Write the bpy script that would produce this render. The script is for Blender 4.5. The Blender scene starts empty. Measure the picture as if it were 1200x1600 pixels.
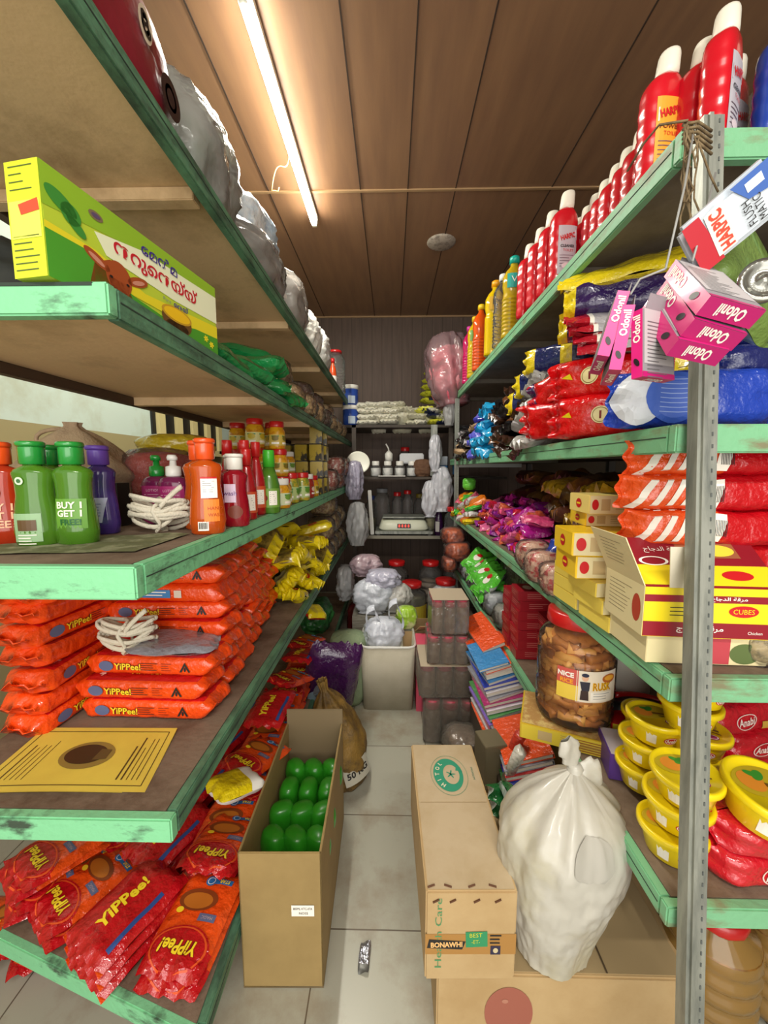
import bpy, bmesh, math, random
from mathutils import Vector, Matrix, Euler, noise
from math import pi, sin, cos, radians
scene = bpy.context.scene
COL = scene.collection
# ---------------- camera ----------------
F_PX = 600.0; EYE = 1.45
PITCH = math.atan(68 / 600); YAW = math.atan(12 / 600)
cam_data = bpy.data.cameras.new('camera'); cam = bpy.data.objects.new('camera', cam_data); COL.objects.link(cam)
cam_data.sensor_fit = 'VERTICAL'; cam_data.sensor_height = 36; cam_data.lens = 36 * F_PX / 1600
cam_data.clip_start = 0.02
cam.location = (0, 0, EYE); cam.rotation_euler = (pi / 2 - PITCH, 0, YAW)
scene.camera = cam
# ---------------- view and world ----------------
scene.view_settings.view_transform = 'Standard'; scene.view_settings.look = 'None'
scene.view_settings.gamma = 1; scene.view_settings.use_curve_mapping = False
scene.view_settings.exposure = 0.0
world = bpy.data.worlds.new('world'); scene.world = world; world.use_nodes = True
bg = world.node_tree.nodes['Background']; bg.inputs[0].default_value = (1.0, 0.96, 0.88, 1); bg.inputs[1].default_value = 1.2
def area(name, loc, rot, sx, sy, power, color):
    l = bpy.data.lights.new(name, 'AREA'); l.shape = 'RECTANGLE'; l.size = sx; l.size_y = sy; l.energy = power; l.color = color
    o = bpy.data.objects.new(name, l); COL.objects.link(o); o.location = loc; o.rotation_euler = rot
    return o
# the tube's own light, a second tube nearer the shop front, and daylight through the open front
area('tube_light', (-0.51, 2.09, 3.0), (0, 0, 0), 0.05, 1.2, 34, (1.0, 0.97, 0.86))
area('tube_light', (0.25, -0.9, 2.95), (radians(12), 0, 0), 1.2, 0.06, 40, (1.0, 0.96, 0.86))
area('daylight', (0.0, -2.2, 1.5), (radians(92), 0, 0), 2.6, 2.4, 68, (1.0, 0.97, 0.92))
# ---------------- helpers ----------------
def lin(h):
    h = h.lstrip('#'); r = [int(h[i:i + 2], 16) / 255 for i in (0, 2, 4)]
    return tuple(c / 12.92 if c <= .04045 else ((c + .055) / 1.055) ** 2.4 for c in r) + (1,)
MATS = {}
def mat(name, col, rough=.5, metal=0.0, mix=None, bump=None, coat=0.0, trans=0.0, alpha=1.0, emit=0, spec=.5, sub=0):
    """mix = (colour, scale, lo, hi[, stretch]) noise mottling; bump = (scale, strength)"""
    if name in MATS: return MATS[name]
    m = bpy.data.materials.new(name); m.use_nodes = True; nt = m.node_tree; N = nt.nodes; L = nt.links
    p = N['Principled BSDF']; p.inputs['Base Color'].default_value = lin(col); p.inputs['Roughness'].default_value = rough
    p.inputs['Metallic'].default_value = metal; p.inputs['Coat Weight'].default_value = coat; p.inputs['Coat Roughness'].default_value = .08
    p.inputs['Transmission Weight'].default_value = trans; p.inputs['Specular IOR Level'].default_value = spec
    if trans: p.inputs['IOR'].default_value = 1.3
    if alpha < 1: p.inputs['Alpha'].default_value = alpha
    if emit: p.inputs['Emission Color'].default_value = lin(col); p.inputs['Emission Strength'].default_value = emit
    m.diffuse_color = lin(col)
    if mix or bump: tc = N.new('ShaderNodeTexCoord')
    if mix:
        src = tc.outputs['Object']
        if len(mix) > 4:
            mp = N.new('ShaderNodeMapping'); mp.inputs['Scale'].default_value = mix[4]; L.new(src, mp.inputs[0]); src = mp.outputs[0]
        n = N.new('ShaderNodeTexNoise'); n.inputs['Scale'].default_value = mix[1]; n.inputs['Detail'].default_value = 6; n.inputs['Roughness'].default_value = .65
        r = N.new('ShaderNodeValToRGB'); r.color_ramp.elements[0].position = mix[2]; r.color_ramp.elements[1].position = mix[3]
        r.color_ramp.elements[0].color = lin(col); r.color_ramp.elements[1].color = lin(mix[0])
        L.new(src, n.inputs['Vector']); L.new(n.outputs[0], r.inputs[0]); L.new(r.outputs[0], p.inputs['Base Color'])
    if bump:
        n = N.new('ShaderNodeTexNoise'); n.inputs['Scale'].default_value = bump[0]; n.inputs['Detail'].default_value = 3
        b = N.new('ShaderNodeBump'); b.inputs['Strength'].default_value = bump[1]; b.inputs['Distance'].default_value = .01
        L.new(tc.outputs['Object'], n.inputs['Vector']); L.new(n.outputs[0], b.inputs['Height']); L.new(b.outputs[0], p.inputs['Normal'])
    MATS[name] = m; return m
def foil(col, rough=.22, name=None):      # printed plastic film: glossy, lightly crinkled
    return mat(name or 'foil_' + col.strip('#'), col, rough, coat=.6, bump=(46, .8))
def ink(col): return mat('ink_' + col.strip('#'), col, .45)
def film(name, col='#ffffff', opac=.12, gloss=.35, rough=.12, bump=60, bs=.5):
    """clear plastic: a mix of see-through and glossy reflection with a little haze"""
    if name in MATS: return MATS[name]
    m = bpy.data.materials.new(name); m.use_nodes = True; nt = m.node_tree; N = nt.nodes; L = nt.links
    N.remove(N['Principled BSDF']); out = N['Material Output']
    tr = N.new('ShaderNodeBsdfTransparent'); tr.inputs[0].default_value = tuple(.75 + .25 * c for c in lin(col)[:3]) + (1,)
    df = N.new('ShaderNodeBsdfDiffuse'); df.inputs[0].default_value = lin(col)
    tl = N.new('ShaderNodeBsdfTranslucent'); tl.inputs[0].default_value = lin(col)
    gl = N.new('ShaderNodeBsdfGlossy'); gl.inputs['Roughness'].default_value = rough
    dm = N.new('ShaderNodeMixShader'); dm.inputs[0].default_value = .4; L.new(df.outputs[0], dm.inputs[1]); L.new(tl.outputs[0], dm.inputs[2])
    m1 = N.new('ShaderNodeMixShader'); m1.inputs[0].default_value = opac; L.new(tr.outputs[0], m1.inputs[1]); L.new(dm.outputs[0], m1.inputs[2])
    lw = N.new('ShaderNodeLayerWeight'); lw.inputs[0].default_value = gloss
    m2 = N.new('ShaderNodeMixShader'); L.new(lw.outputs['Fresnel'], m2.inputs[0]); L.new(m1.outputs[0], m2.inputs[1]); L.new(gl.outputs[0], m2.inputs[2])
    if bump:
        tc = N.new('ShaderNodeTexCoord'); n = N.new('ShaderNodeTexNoise'); n.inputs['Scale'].default_value = bump; n.inputs['Detail'].default_value = 2
        b = N.new('ShaderNodeBump'); b.inputs['Strength'].default_value = bs; b.inputs['Distance'].default_value = .01
        L.new(tc.outputs['Object'], n.inputs['Vector']); L.new(n.outputs[0], b.inputs['Height'])
        L.new(b.outputs[0], gl.inputs['Normal']); L.new(b.outputs[0], df.inputs['Normal']); L.new(b.outputs[0], lw.inputs['Normal'])
    L.new(m2.outputs[0], out.inputs[0]); MATS[name] = m; return m

FONTS = {}
def font(k):
    if k not in FONTS:
        FONTS[k] = bpy.data.fonts['Bfont'] if 'Bfont' in bpy.data.fonts else None
    return FONTS[k]
TXT = {}
def text_mesh(s, bold=0.0, res=2):
    key = (s, bold, res)
    if key not in TXT:
        c = bpy.data.curves.new('lettering', 'FONT'); c.body = s; c.size = 1; c.resolution_u = res; c.offset = bold
        c.align_x = 'CENTER'; c.align_y = 'CENTER'; c.fill_mode = 'BOTH'
        o = bpy.data.objects.new('lettering', c); COL.objects.link(o)
        dg = bpy.context.evaluated_depsgraph_get(); me = bpy.data.meshes.new_from_object(o.evaluated_get(dg))
        bm = bmesh.new(); bm.from_mesh(me)
        bmesh.ops.remove_doubles(bm, verts=bm.verts, dist=1e-5); bmesh.ops.triangulate(bm, faces=bm.faces)
        v = [tuple(x.co) for x in bm.verts]; bm.verts.index_update(); f = [tuple(x.index for x in p.verts) for p in bm.faces]
        bm.free(); bpy.data.objects.remove(o); bpy.data.meshes.remove(me); bpy.data.curves.remove(c)
        if v:
            x0 = min(a[0] for a in v); x1 = max(a[0] for a in v); y0 = min(a[1] for a in v); y1 = max(a[1] for a in v)
            cx, cy = (x0 + x1) / 2, (y0 + y1) / 2
            v = [(a[0] - cx, a[1] - cy) for a in v]; TXT[key] = (v, f, x1 - x0, y1 - y0)
        else: TXT[key] = ([], [], 1, 1)
    return TXT[key]

class G:
    """collects verts and faces of one mesh, with a material per face"""
    def __init__(s): s.v = []; s.f = []; s.m = []; s.sm = []; s.mats = []
    def mi(s, m):
        if m not in s.mats: s.mats.append(m)
        return s.mats.index(m)
    def add(s, vs, fs, m, smooth=True, M=None):
        o = len(s.v); k = s.mi(m)
        s.v += [tuple(M @ Vector(v)) if M else tuple(v) for v in vs]
        for f in fs: s.f.append(tuple(i + o for i in f)); s.m.append(k); s.sm.append(smooth)
        return s
    def box(s, c, d, m, rot=None, bev=0, M=None):
        x, y, z = (a / 2 for a in d)
        if bev:
            bm = bmesh.new(); bmesh.ops.create_cube(bm, size=1)
            for v in bm.verts: v.co = Vector((v.co.x * d[0], v.co.y * d[1], v.co.z * d[2]))
            bmesh.ops.bevel(bm, geom=list(bm.edges), offset=bev, segments=2, affect='EDGES')
            bm.verts.index_update(); vs = [v.co.copy() for v in bm.verts]; fs = [[v.index for v in f.verts] for f in bm.faces]; bm.free()
        else:
            vs = [Vector((a * x, b * y, e * z)) for a in (-1, 1) for b in (-1, 1) for e in (-1, 1)]
            fs = [(0, 1, 3, 2), (4, 6, 7, 5), (0, 4, 5, 1), (2, 3, 7, 6), (0, 2, 6, 4), (1, 5, 7, 3)]
        R = Matrix.Translation(c) @ (Euler(rot).to_matrix().to_4x4() if rot else Matrix())
        if M: R = M @ R
        return s.add([R @ v for v in vs], fs, m, False)
    def hexa(s, p, m):      # 8 corners: bottom 4 CCW, top 4 CCW
        return s.add(p, [(3, 2, 1, 0), (4, 5, 6, 7), (0, 1, 5, 4), (1, 2, 6, 5), (2, 3, 7, 6), (3, 0, 4, 7)], m, False)
    def loft(s, secs, m, n=24, cap=(1, 1), M=None, rip=None):
        """secs: (z, rx, ry, cx, cy, p); p = superellipse exponent"""
        vs = []; fs = []
        for j, q in enumerate(secs):
            z, rx, ry = q[:3]; cx, cy = (q[3], q[4]) if len(q) > 4 else (0, 0); p = q[5] if len(q) > 5 else 2
            for i in range(n):
                a = 2 * pi * i / n; ca, sa = cos(a), sin(a); k = (abs(ca) ** p + abs(sa) ** p) ** (-1 / p)
                if rip: k *= rip(a, z)
                vs.append((cx + rx * ca * k, cy + ry * sa * k, z))
        for j in range(len(secs) - 1):
            for i in range(n):
                a = j * n + i; b = j * n + (i + 1) % n; fs.append((a, b, b + n, a + n))
        if cap[0]: fs.append(tuple(range(n))[::-1])
        if cap[1]: fs.append(tuple(range((len(secs) - 1) * n, len(secs) * n)))
        return s.add(vs, fs, m, True, M)
    def grid(s, fn, nu, nv, m, wrap=False, smooth=True):
        vs = [fn(i / nu, j / nv) for j in range(nv + 1) for i in range(nu + (0 if wrap else 1))]
        w = nu if wrap else nu + 1; fs = []
        for j in range(nv):
            for i in range(nu):
                a = j * w + i; b = j * w + (i + 1) % w; fs.append((a, b, b + w, a + w))
        return s.add(vs, fs, m, smooth)
    def tube(s, pts, r, m, n=6, closed=False):
        pts = [Vector(p) for p in pts]; vs = []; fs = []; N = len(pts)
        up = Vector((0.13, 0.21, 1)).normalized()
        for i, p in enumerate(pts):
            t = (pts[min(i + 1, N - 1)] - pts[max(i - 1, 0)])
            t = t.normalized() if t.length > 1e-9 else Vector((1, 0, 0))
            a = up.cross(t)
            if a.length < 1e-3: a = Vector((1, 0, 0)).cross(t)
            a.normalize(); b = t.cross(a); up = b
            rr = r(i / (N - 1)) if callable(r) else r
            for k in range(n):
                q = 2 * pi * k / n; vs.append(p + a * cos(q) * rr + b * sin(q) * rr)
        for i in range(N - 1):
            for k in range(n): x = i * n + k; y = i * n + (k + 1) % n; fs.append((x, y, y + n, x + n))
        fs += [tuple(range(n))[::-1], tuple(range((N - 1) * n, N * n))]
        return s.add(vs, fs, m, True)
    # ---- printed decals: fn(x, y) -> (point) maps flat coordinates in metres to the surface
    def text(s, t, m, fn, x=0, y=0, h=.02, w=None, rot=0, bold=0.0, shear=0, res=2, arc=0):
        v, f, W, H = text_mesh(t, bold, res)
        if not v: return s
        k = h / H; kx = (w / W) if w else k; c, q = cos(rot), sin(rot)
        def tr(a):
            px, py = a[0] * kx + shear * a[1] * k, a[1] * k
            if arc: g = px / arc; px, py = (arc + py) * sin(g), (arc + py) * cos(g) - arc
            return fn(x + px * c - py * q, y + px * q + py * c)
        return s.add([tr(a) for a in v], f, m, False)
    def rect(s, m, fn, x, y, w, h, rot=0, n=4, shear=0):
        c, q = cos(rot), sin(rot)
        def g(u, v):
            px, py = (u - .5) * w + shear * (v - .5) * h, (v - .5) * h
            return fn(x + px * c - py * q, y + px * q + py * c)
        return s.grid(g, n, n, m, smooth=False)
    def disc(s, m, fn, x, y, rx, ry=None, r0=0, n=24, rot=0, rings=3, a0=0, a1=2 * pi):
        ry = ry or rx; c, q = cos(rot), sin(rot)
        def g(u, v):
            a = a0 + (a1 - a0) * u; k = r0 + (1 - r0) * v; px, py = rx * k * cos(a), ry * k * sin(a)
            return fn(x + px * c - py * q, y + px * q + py * c)
        return s.grid(g, n, rings, m, smooth=False)
    def poly(s, m, fn, pts):
        return s.add([fn(*p) for p in pts], [tuple(range(len(pts)))], m, False)
    def lines(s, m, fn, x, y, w, n, dy, t=.0012, rag=0, rot=0, seed=1):     # small print
        R = random.Random(seed); c, q = cos(rot), sin(rot)
        for i in range(n):
            ww = w * (1 - rag * R.random()); px = -w / 2 + ww / 2; py = -i * dy
            s.rect(m, fn, x + px * c - py * q, y + px * q + py * c, ww, t, rot=rot, n=1 if w < .03 else 3)
        return s
    def mesh(s, name):
        me = bpy.data.meshes.new(name); me.from_pydata(s.v, [], s.f)
        for m in s.mats: me.materials.append(m)
        me.polygons.foreach_set('material_index', s.m); me.polygons.foreach_set('use_smooth', s.sm); me.update()
        return me
    def build(s, name, parent=None, loc=(0, 0, 0), rot=(0, 0, 0), label=None):
        o = bpy.data.objects.new(name, s.mesh(name)); COL.objects.link(o); o.location = loc; o.rotation_euler = rot
        if parent: o.parent = parent
        if label: o['label'] = label
        return o
def tag(o, label, cat, group=None, kind=None):
    o['label'] = label; o['category'] = cat
    if group: o['group'] = group
    if kind: o['kind'] = kind
    return o
def thing(name, label, cat, loc=(0, 0, 0), rot=(0, 0, 0), group=None, scale=None):
    o = bpy.data.objects.new(name, None); COL.objects.link(o); o.empty_display_size = .05
    o.location = loc; o.rotation_euler = rot
    if scale: o.scale = scale
    return tag(o, label, cat, group)
def struct(g, name, label=None):
    o = g.build(name); o['kind'] = 'structure'
    if label: o['label'] = label
    return o
def dup(root, loc, rot=None, label=None, group=None, scale=None, parent=None):
    r = root.copy(); COL.objects.link(r); r.location = loc
    if rot is not None: r.rotation_euler = rot
    if label: r['label'] = label
    if group: r['group'] = group
    if scale: r.scale = scale if hasattr(scale, '__len__') else (scale,) * 3
    for ch in list(root.children):
        c = ch.copy(); COL.objects.link(c); c.parent = r
        for g in list(ch.children):
            d = g.copy(); COL.objects.link(d); d.parent = c
    return r
USED = set()
def place(proto, loc, rot=(0, 0, 0), label=None, group=None, scale=None):
    """the first placement moves the prototype itself, later ones copy it"""
    if proto.name not in USED:
        USED.add(proto.name); proto.location = loc; proto.rotation_euler = rot
        if label: proto['label'] = label
        if group: proto['group'] = group
        if scale: proto.scale = scale if hasattr(scale, '__len__') else (scale,) * 3
        return proto
    return dup(proto, loc, rot, label, group, scale)
def plane(o, u, v, e=.0004):       # decal map onto a flat face: origin, x axis, y axis
    o = Vector(o); u = Vector(u).normalized(); v = Vector(v).normalized(); n = u.cross(v)
    return lambda x, y: o + u * x + v * y + n * e
def cylmap(r, z0, ry=None, e=.0006, face=-pi / 2, cx=0, cy=0):   # x = arc length, y = height above z0
    ry = ry or r
    return lambda x, y: Vector((cx + (r + e) * cos(face + x / r), cy + (ry + e) * sin(face + x / r), z0 + y))
def nz(x, y, z=0): return noise.noise(Vector((x, y, z)))
def pouch_fn(L, W, H, seed=0, cr=.004, crimp=.07, boxy=.5, kn=22, end=.12):
    def S(u, v, side, e=0):
        a = max(0, 1 - (min(1, abs(u) / (1 - crimp))) ** 6); w = W / 2 * (1 - end * abs(u) ** 5)
        th = H / 2 * a ** .5 * max(0, 1 - abs(v) ** 5) ** boxy
        x = u * L / 2; y = v * w; k = .35 + 1.6 * abs(u) ** 4
        n1 = nz(x * kn, y * kn, seed) * cr * k; n2 = nz(x * kn * .6 + 9, y * kn * .6, seed + side * 5) * cr * (1 - .5 * abs(u))
        fl = cr * 1.6 * abs(u) ** 6 * sin(y * 150 + seed)
        return Vector((x, y + nz(x * 15, seed, 3) * cr * .8, side * (th + e) + n1 + n2 * (1 if a > .05 else .2) + fl))
    return S
def pouch(L, W, H, m, m2=None, seed=0, cr=.004, crimp=.07, boxy=.5, nu=26, nv=12, end=.12, decal=None, bands=None):
    """film packet lying flat, long side along x. bands: [(u0, u1, mat)] colour bands around the packet"""
    g = G(); S = pouch_fn(L, W, H, seed, cr, crimp, boxy, end=end); k0 = g.mi(m)
    for side in (1, -1):
        i0 = len(g.f)
        g.grid(lambda a, b: S(a * 2 - 1, (b * 2 - 1) * side, side), nu, nv, m2 if (m2 and side < 0) else m)
        if bands:
            for q in range(i0, len(g.f)):
                u = ((q - i0) % nu + .5) / nu * 2 - 1
                for (u0, u1, bm_) in bands:
                    if u0 <= u < u1: g.m[q] = g.mi(bm_)
    fn = lambda x, y: S(max(-1, min(1, x / (L / 2))), max(-1, min(1, y / (W / 2))), 1, .0012)
    if decal: decal(g, fn, L, W)
    return g
# ---------------- setting ----------------
cream_wood = mat('cream_painted_board', '#d8b98e', .5, mix=('#9a7c56', 4, .48, .78), bump=(60, .1))
grey_board = mat('grey_painted_board', '#7d7364', .6, mix=('#5c5044', 6, .4, .75))
dusty = mat('dusty_board_top', '#7d6a58', .8, mix=('#54402f', 7, .42, .7), bump=(90, .15))
green_l = mat('lit_chipped_green_paint', '#7cc492', .5, mix=('#39493c', 9, .56, .70, (1, 1, 2.5)), bump=(50, .2))  # lighter copy of the left rack's chipped green; end-face light painted in
green_d = mat('shaded_worn_green_paint', '#5b8a6a', .55, mix=('#33473a', 8, .42, .68, (1.5, .8, 4)), bump=(50, .2))  # darker copy of that green, worn; shade on long front edges painted in
green_r = mat('worn_light_green_paint', '#77b387', .5, mix=('#7c7a5c', 7, .52, .68, (1, 1, 3)), bump=(50, .2))
metal = mat('galvanised_steel', '#9a9c92', .42, metal=.35, mix=('#6a6e68', 12, .4, .7, (3, 3, .4)))
dark_metal = mat('dark_steel', '#4a4846', .5, metal=.4)
def ceiling_material():
    m = bpy.data.materials.new('brown_ceiling_laminate'); m.use_nodes = True; N = m.node_tree.nodes; L = m.node_tree.links; p = N['Principled BSDF']
    tc = N.new('ShaderNodeTexCoord'); mp = N.new('ShaderNodeMapping'); mp.inputs['Scale'].default_value = (7, .8, 1); L.new(tc.outputs['Object'], mp.inputs[0])
    n = N.new('ShaderNodeTexNoise'); n.inputs['Scale'].default_value = 3; n.inputs['Detail'].default_value = 8; L.new(mp.outputs[0], n.inputs[0])
    r = N.new('ShaderNodeValToRGB'); r.color_ramp.elements[0].color = lin('#85634b'); r.color_ramp.elements[1].color = lin('#967153')
    r.color_ramp.elements[0].position = .3; r.color_ramp.elements[1].position = .7
    L.new(n.outputs[0], r.inputs[0]); L.new(r.outputs[0], p.inputs['Base Color']); p.inputs['Roughness'].default_value = .42
    return m
def floor_material():
    m = bpy.data.materials.new('worn_floor_tiles'); m.use_nodes = True; N = m.node_tree.nodes; L = m.node_tree.links; p = N['Principled BSDF']
    tc = N.new('ShaderNodeTexCoord'); mp = N.new('ShaderNodeMapping'); mp.inputs['Location'].default_value = (.225, -.247, 0); L.new(tc.outputs['Object'], mp.inputs[0])
    b = N.new('ShaderNodeTexBrick'); b.offset = 0; b.inputs['Scale'].default_value = 1; b.inputs['Mortar Size'].default_value = .0025
    b.inputs['Brick Width'].default_value = .405; b.inputs['Row Height'].default_value = .405; b.inputs['Mortar Smooth'].default_value = .3
    b.inputs['Color1'].default_value = lin('#a9a798'); b.inputs['Color2'].default_value = lin('#a19f90'); b.inputs['Mortar'].default_value = lin('#5f574b')
    n = N.new('ShaderNodeTexNoise'); n.inputs['Scale'].default_value = 3.2; n.inputs['Detail'].default_value = 9; n.inputs['Roughness'].default_value = .65
    r = N.new('ShaderNodeValToRGB'); r.color_ramp.elements[0].position = .48; r.color_ramp.elements[1].position = .72
    r.color_ramp.elements[0].color = (0, 0, 0, 1); r.color_ramp.elements[1].color = (.75, .75, .75, 1)
    mx = N.new('ShaderNodeMix'); mx.data_type = 'RGBA'; mx.inputs['B'].default_value = lin('#7a6248')
    L.new(mp.outputs[0], b.inputs[0]); L.new(tc.outputs['Object'], n.inputs[0]); L.new(n.outputs[0], r.inputs[0])
    L.new(r.outputs[0], mx.inputs['Factor']); L.new(b.outputs[0], mx.inputs['A']); L.new(mx.outputs['Result'], p.inputs['Base Color'])
    p.inputs['Roughness'].default_value = .3; return m
def panel_material():
    m = bpy.data.materials.new('dark_wall_planks'); m.use_nodes = True; N = m.node_tree.nodes; L = m.node_tree.links; p = N['Principled BSDF']
    tc = N.new('ShaderNodeTexCoord'); sx = N.new('ShaderNodeSeparateXYZ'); L.new(tc.outputs['Object'], sx.inputs[0])
    md = N.new('ShaderNodeMath'); md.operation = 'PINGPONG'; md.inputs[1].default_value = .055; L.new(sx.outputs[0], md.inputs[0])
    r = N.new('ShaderNodeValToRGB'); r.color_ramp.elements[0].position = 0; r.color_ramp.elements[1].position = .004
    r.color_ramp.elements[0].color = lin('#3a2c24'); r.color_ramp.elements[1].color = lin('#6b564a')
    L.new(md.outputs[0], r.inputs[0])
    n = N.new('ShaderNodeTexNoise'); n.inputs['Scale'].default_value = 5; mp = N.new('ShaderNodeMapping'); mp.inputs['Scale'].default_value = (6, 6, .6)
    L.new(tc.outputs['Object'], mp.inputs[0]); L.new(mp.outputs[0], n.inputs[0])
    mx = N.new('ShaderNodeMix'); mx.data_type = 'RGBA'; mx.blend_type = 'MULTIPLY'; mx.inputs['Factor'].default_value = .5
    L.new(r.outputs[0], mx.inputs['A']); L.new(n.outputs[0], mx.inputs['B']); L.new(mx.outputs['Result'], p.inputs['Base Color']); p.inputs['Roughness'].default_value = .6
    return m
CZ = 3.1; YB = 4.4
struct(G().box((0, 1.2, -.02), (4.0, 7.0, .04), floor_material()), 'floor')
struct(G().box((0, 1.9, CZ + .02), (4.0, 5.2, .04), ceiling_material()), 'ceiling')
struct(G().box((0, YB + .03, 1.55), (4.0, .06, 3.1), panel_material()), 'wall_back')
mint = mat('pale_mint_wall', '#cfe0d2', .7, mix=('#b4b79a', 3, .5, .8)); ochre = mat('ochre_wall_paint', '#a69a6d', .7)
struct(G().box((-1.62, 1.9, 2.375), (.06, 5.2, 1.45), mint).box((-1.62, 1.9, .825), (.06, 5.2, 1.65), ochre), 'wall_left')
struct(G().box((1.62, 1.9, 1.55), (.06, 5.2, 3.1), mat('dull_wall', '#6d6154', .8)), 'wall_right')
seam = mat('dark_seam', '#3b2a20', .8); bead = mat('cream_bead', '#a5845f', .6)
for i, x in enumerate((-.74, -.19, .092, .375, .94)):
    struct(G().box((x, 1.9, CZ - .0015), (.006, 5.0, .003), seam), 'trim_%d' % (i + 1))
struct(G().box((0, 2.49, CZ - .004), (3.2, .016, .008), bead), 'trim_6')
struct(G().box((0, YB - .006, CZ - .008), (3.2, .014, .016), bead), 'trim_7')
# small barred window high in the left wall
g = G(); dk = mat('dark_opening', '#15120f', .6); cw = mat('cream_window_wood', '#d8c98e', .6)
g.box((-1.585, 3.05, 1.85), (.02, 1.0, .5), dk)
w1 = struct(g, 'window_1'); fr = G()
for y in (2.62, 2.84, 3.06, 3.28, 3.5): fr.box((-1.565, y, 1.85), (.03, .07, .54), cw)
for z in (1.58, 2.12): fr.box((-1.565, 3.06, z), (.03, .96, .05), cw)
fr.build('window_frame', w1)

def deck(rack, x0, x1, y0, y1, z, front, gm, ge, under, fh=.047, skew=0, battens=(), lip=0, edge_x=None):
    """one shelf: board, painted front edge, painted end edge, battens below. front=+1 faces +x"""
    xf = x1 if front > 0 else x0; xb = x0 if front > 0 else x1
    g = G(); t = .018
    yb = y0 + skew
    def slab(z0, z1, m_):
        g.hexa([(xb, yb, z0), (xf, y0, z0), (xf, y1, z0), (xb, y1, z0), (xb, yb, z1), (xf, y0, z1), (xf, y1, z1), (xb, y1, z1)] if front > 0 else
               [(xf, y0, z0), (xb, yb, z0), (xb, y1, z0), (xf, y1, z0), (xf, y0, z1), (xb, yb, z1), (xb, y1, z1), (xf, y1, z1)], m_)
    slab(z - .004, z, dusty); slab(z - t, z - .004, under)
    b = g.build('shelf_board', rack)
    e = G(); s = 1 if front > 0 else -1
    e.box((xf + s * .011, (y0 + y1) / 2, z - fh / 2), (.022, y1 - y0, fh), gm, bev=.003)
    e.box((xf + s * .0125, (y0 + y1) / 2, z - fh * .42), (.021, y1 - y0 - .01, .002), mat('crack', '#2e3a30', .9))
    e.build('front_edge', b)
    e = G(); dx = xf - xb; dy = -skew; ln = math.hypot(dx, dy); a = math.atan2(y0 - yb, dx)
    e.box(((xf + xb) / 2 + s * .011, (y0 + yb) / 2 - .011, z - fh / 2), (ln + .022, .022, fh), ge, rot=(0, 0, a), bev=.003)
    if lip: e.box(((xf + xb) / 2, (y0 + yb) / 2 - .02, z - .004), (ln, .006, .005), mat('crack', '#2e3a30', .9), rot=(0, 0, a))
    e.build('end_edge', b)
    for y in battens: G().box(((x0 + x1) / 2, y, z - t - .014), (x1 - x0 - .02, .035, .028), under, bev=.002).build('batten', b)
    # long rails under the board at the back
    G().box((xb + s * .02, (y0 + skew + y1) / 2, z - t - .014), (.03, y1 - y0 - skew - .02, .028), mat('dark_rail', '#4d3a2a', .7), bev=.002).build('back_rail', b)
    return b
LX = -.42; LB = -.965
rack_l = thing('shelf_rack', 'long green-edged wooden shelf rack along the left side of the aisle', 'shelf')
deck(rack_l, LB, LX - .02, .42, 4.1, 2.10, 1, green_d, green_d, cream_wood, battens=(.95, 1.75, 2.5, 3.3, 3.9))
deck(rack_l, LB, LX - .02, .61, 4.1, 1.723, 1, green_d, green_l, cream_wood, battens=(1.42, 2.15, 2.9, 3.6), lip=1)
deck(rack_l, LB, LX - .02, .625, 3.75, 1.29, 1, green_l, green_l, cream_wood, battens=(1.5, 2.5, 3.5), fh=.056)
deck(rack_l, LB, LX - .02, .672, 3.75, .786, 1, green_d, green_l, cream_wood, battens=(1.5, 2.5, 3.5), fh=.05)
deck(rack_l, LB - .1, LX - .02, .725, 3.75, .20, 1, green_d, green_l, cream_wood, battens=(1.5, 2.5, 3.5), fh=.05, skew=.17)
for y in (2.5, 3.7):
    G().box((LB - .02, y, 1.05), (.035, .035, 2.1), dark_metal).build('post', rack_l)
RX = .57; RB = 1.12
rack_r = thing('shelf_rack', 'long green-edged shelf rack with grey steel posts along the right side', 'shelf')
deck(rack_r, RX, RB, .835, 3.66, 2.09, -1, green_r, green_r, grey_board, battens=(1.3, 2.0, 2.8, 3.5), fh=.055)
deck(rack_r, RX, RB + .1, .785, 3.66, 1.535, -1, green_r, green_r, grey_board, battens=(1.6, 2.8), fh=.055)
deck(rack_r, RX, RB + .1, .745, 3.6, 1.04, -1, green_r, green_r, grey_board, battens=(1.6, 2.8), fh=.05)
deck(rack_r, RX, RB + .1, .70, 3.6, .585, -1, green_r, green_r, grey_board, battens=(1.6, 2.8), fh=.045)
def post(p0, p1, m, w=.036, parent=None):
    p0, p1 = Vector(p0), Vector(p1); d = p1 - p0; L_ = d.length; c = (p0 + p1) / 2; Q = Vector((0, 0, 1)).rotation_difference(d.normalized()).to_matrix(); g = G(); e = tuple(Q.to_euler()); sl = mat('slot_dark', '#565a57', .7)
    def bx(o, s_, m_): g.box(c + Q @ Vector(o), s_, m_, rot=e)
    bx((0, 0, 0), (w, .006, L_), m); bx((-w / 2 + .003, .011, 0), (.006, .022, L_), m); bx((w / 2 - .003, .011, 0), (.006, .022, L_), m); bx((-.008, -.005, 0), (.007, .006, L_), m)
    n = int(L_ / .022)
    for i in range(n): bx((.009, -.0035, -L_ / 2 + (i + .5) * L_ / n), (.0025, .0015, .007), sl)
    return g.build('post', parent)
post((.578, .595, 0), (.572, .772, 2.075), metal, parent=rack_r)
post((.57, 3.3, 0), (.545, 3.3, 2.03), metal, w=.035, parent=rack_r)
for y in (.9, 2.2, 3.5): G().box((RB + .11, y, 1.05), (.035, .035, 2.1), dark_metal).build('back_post', rack_r)
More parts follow.
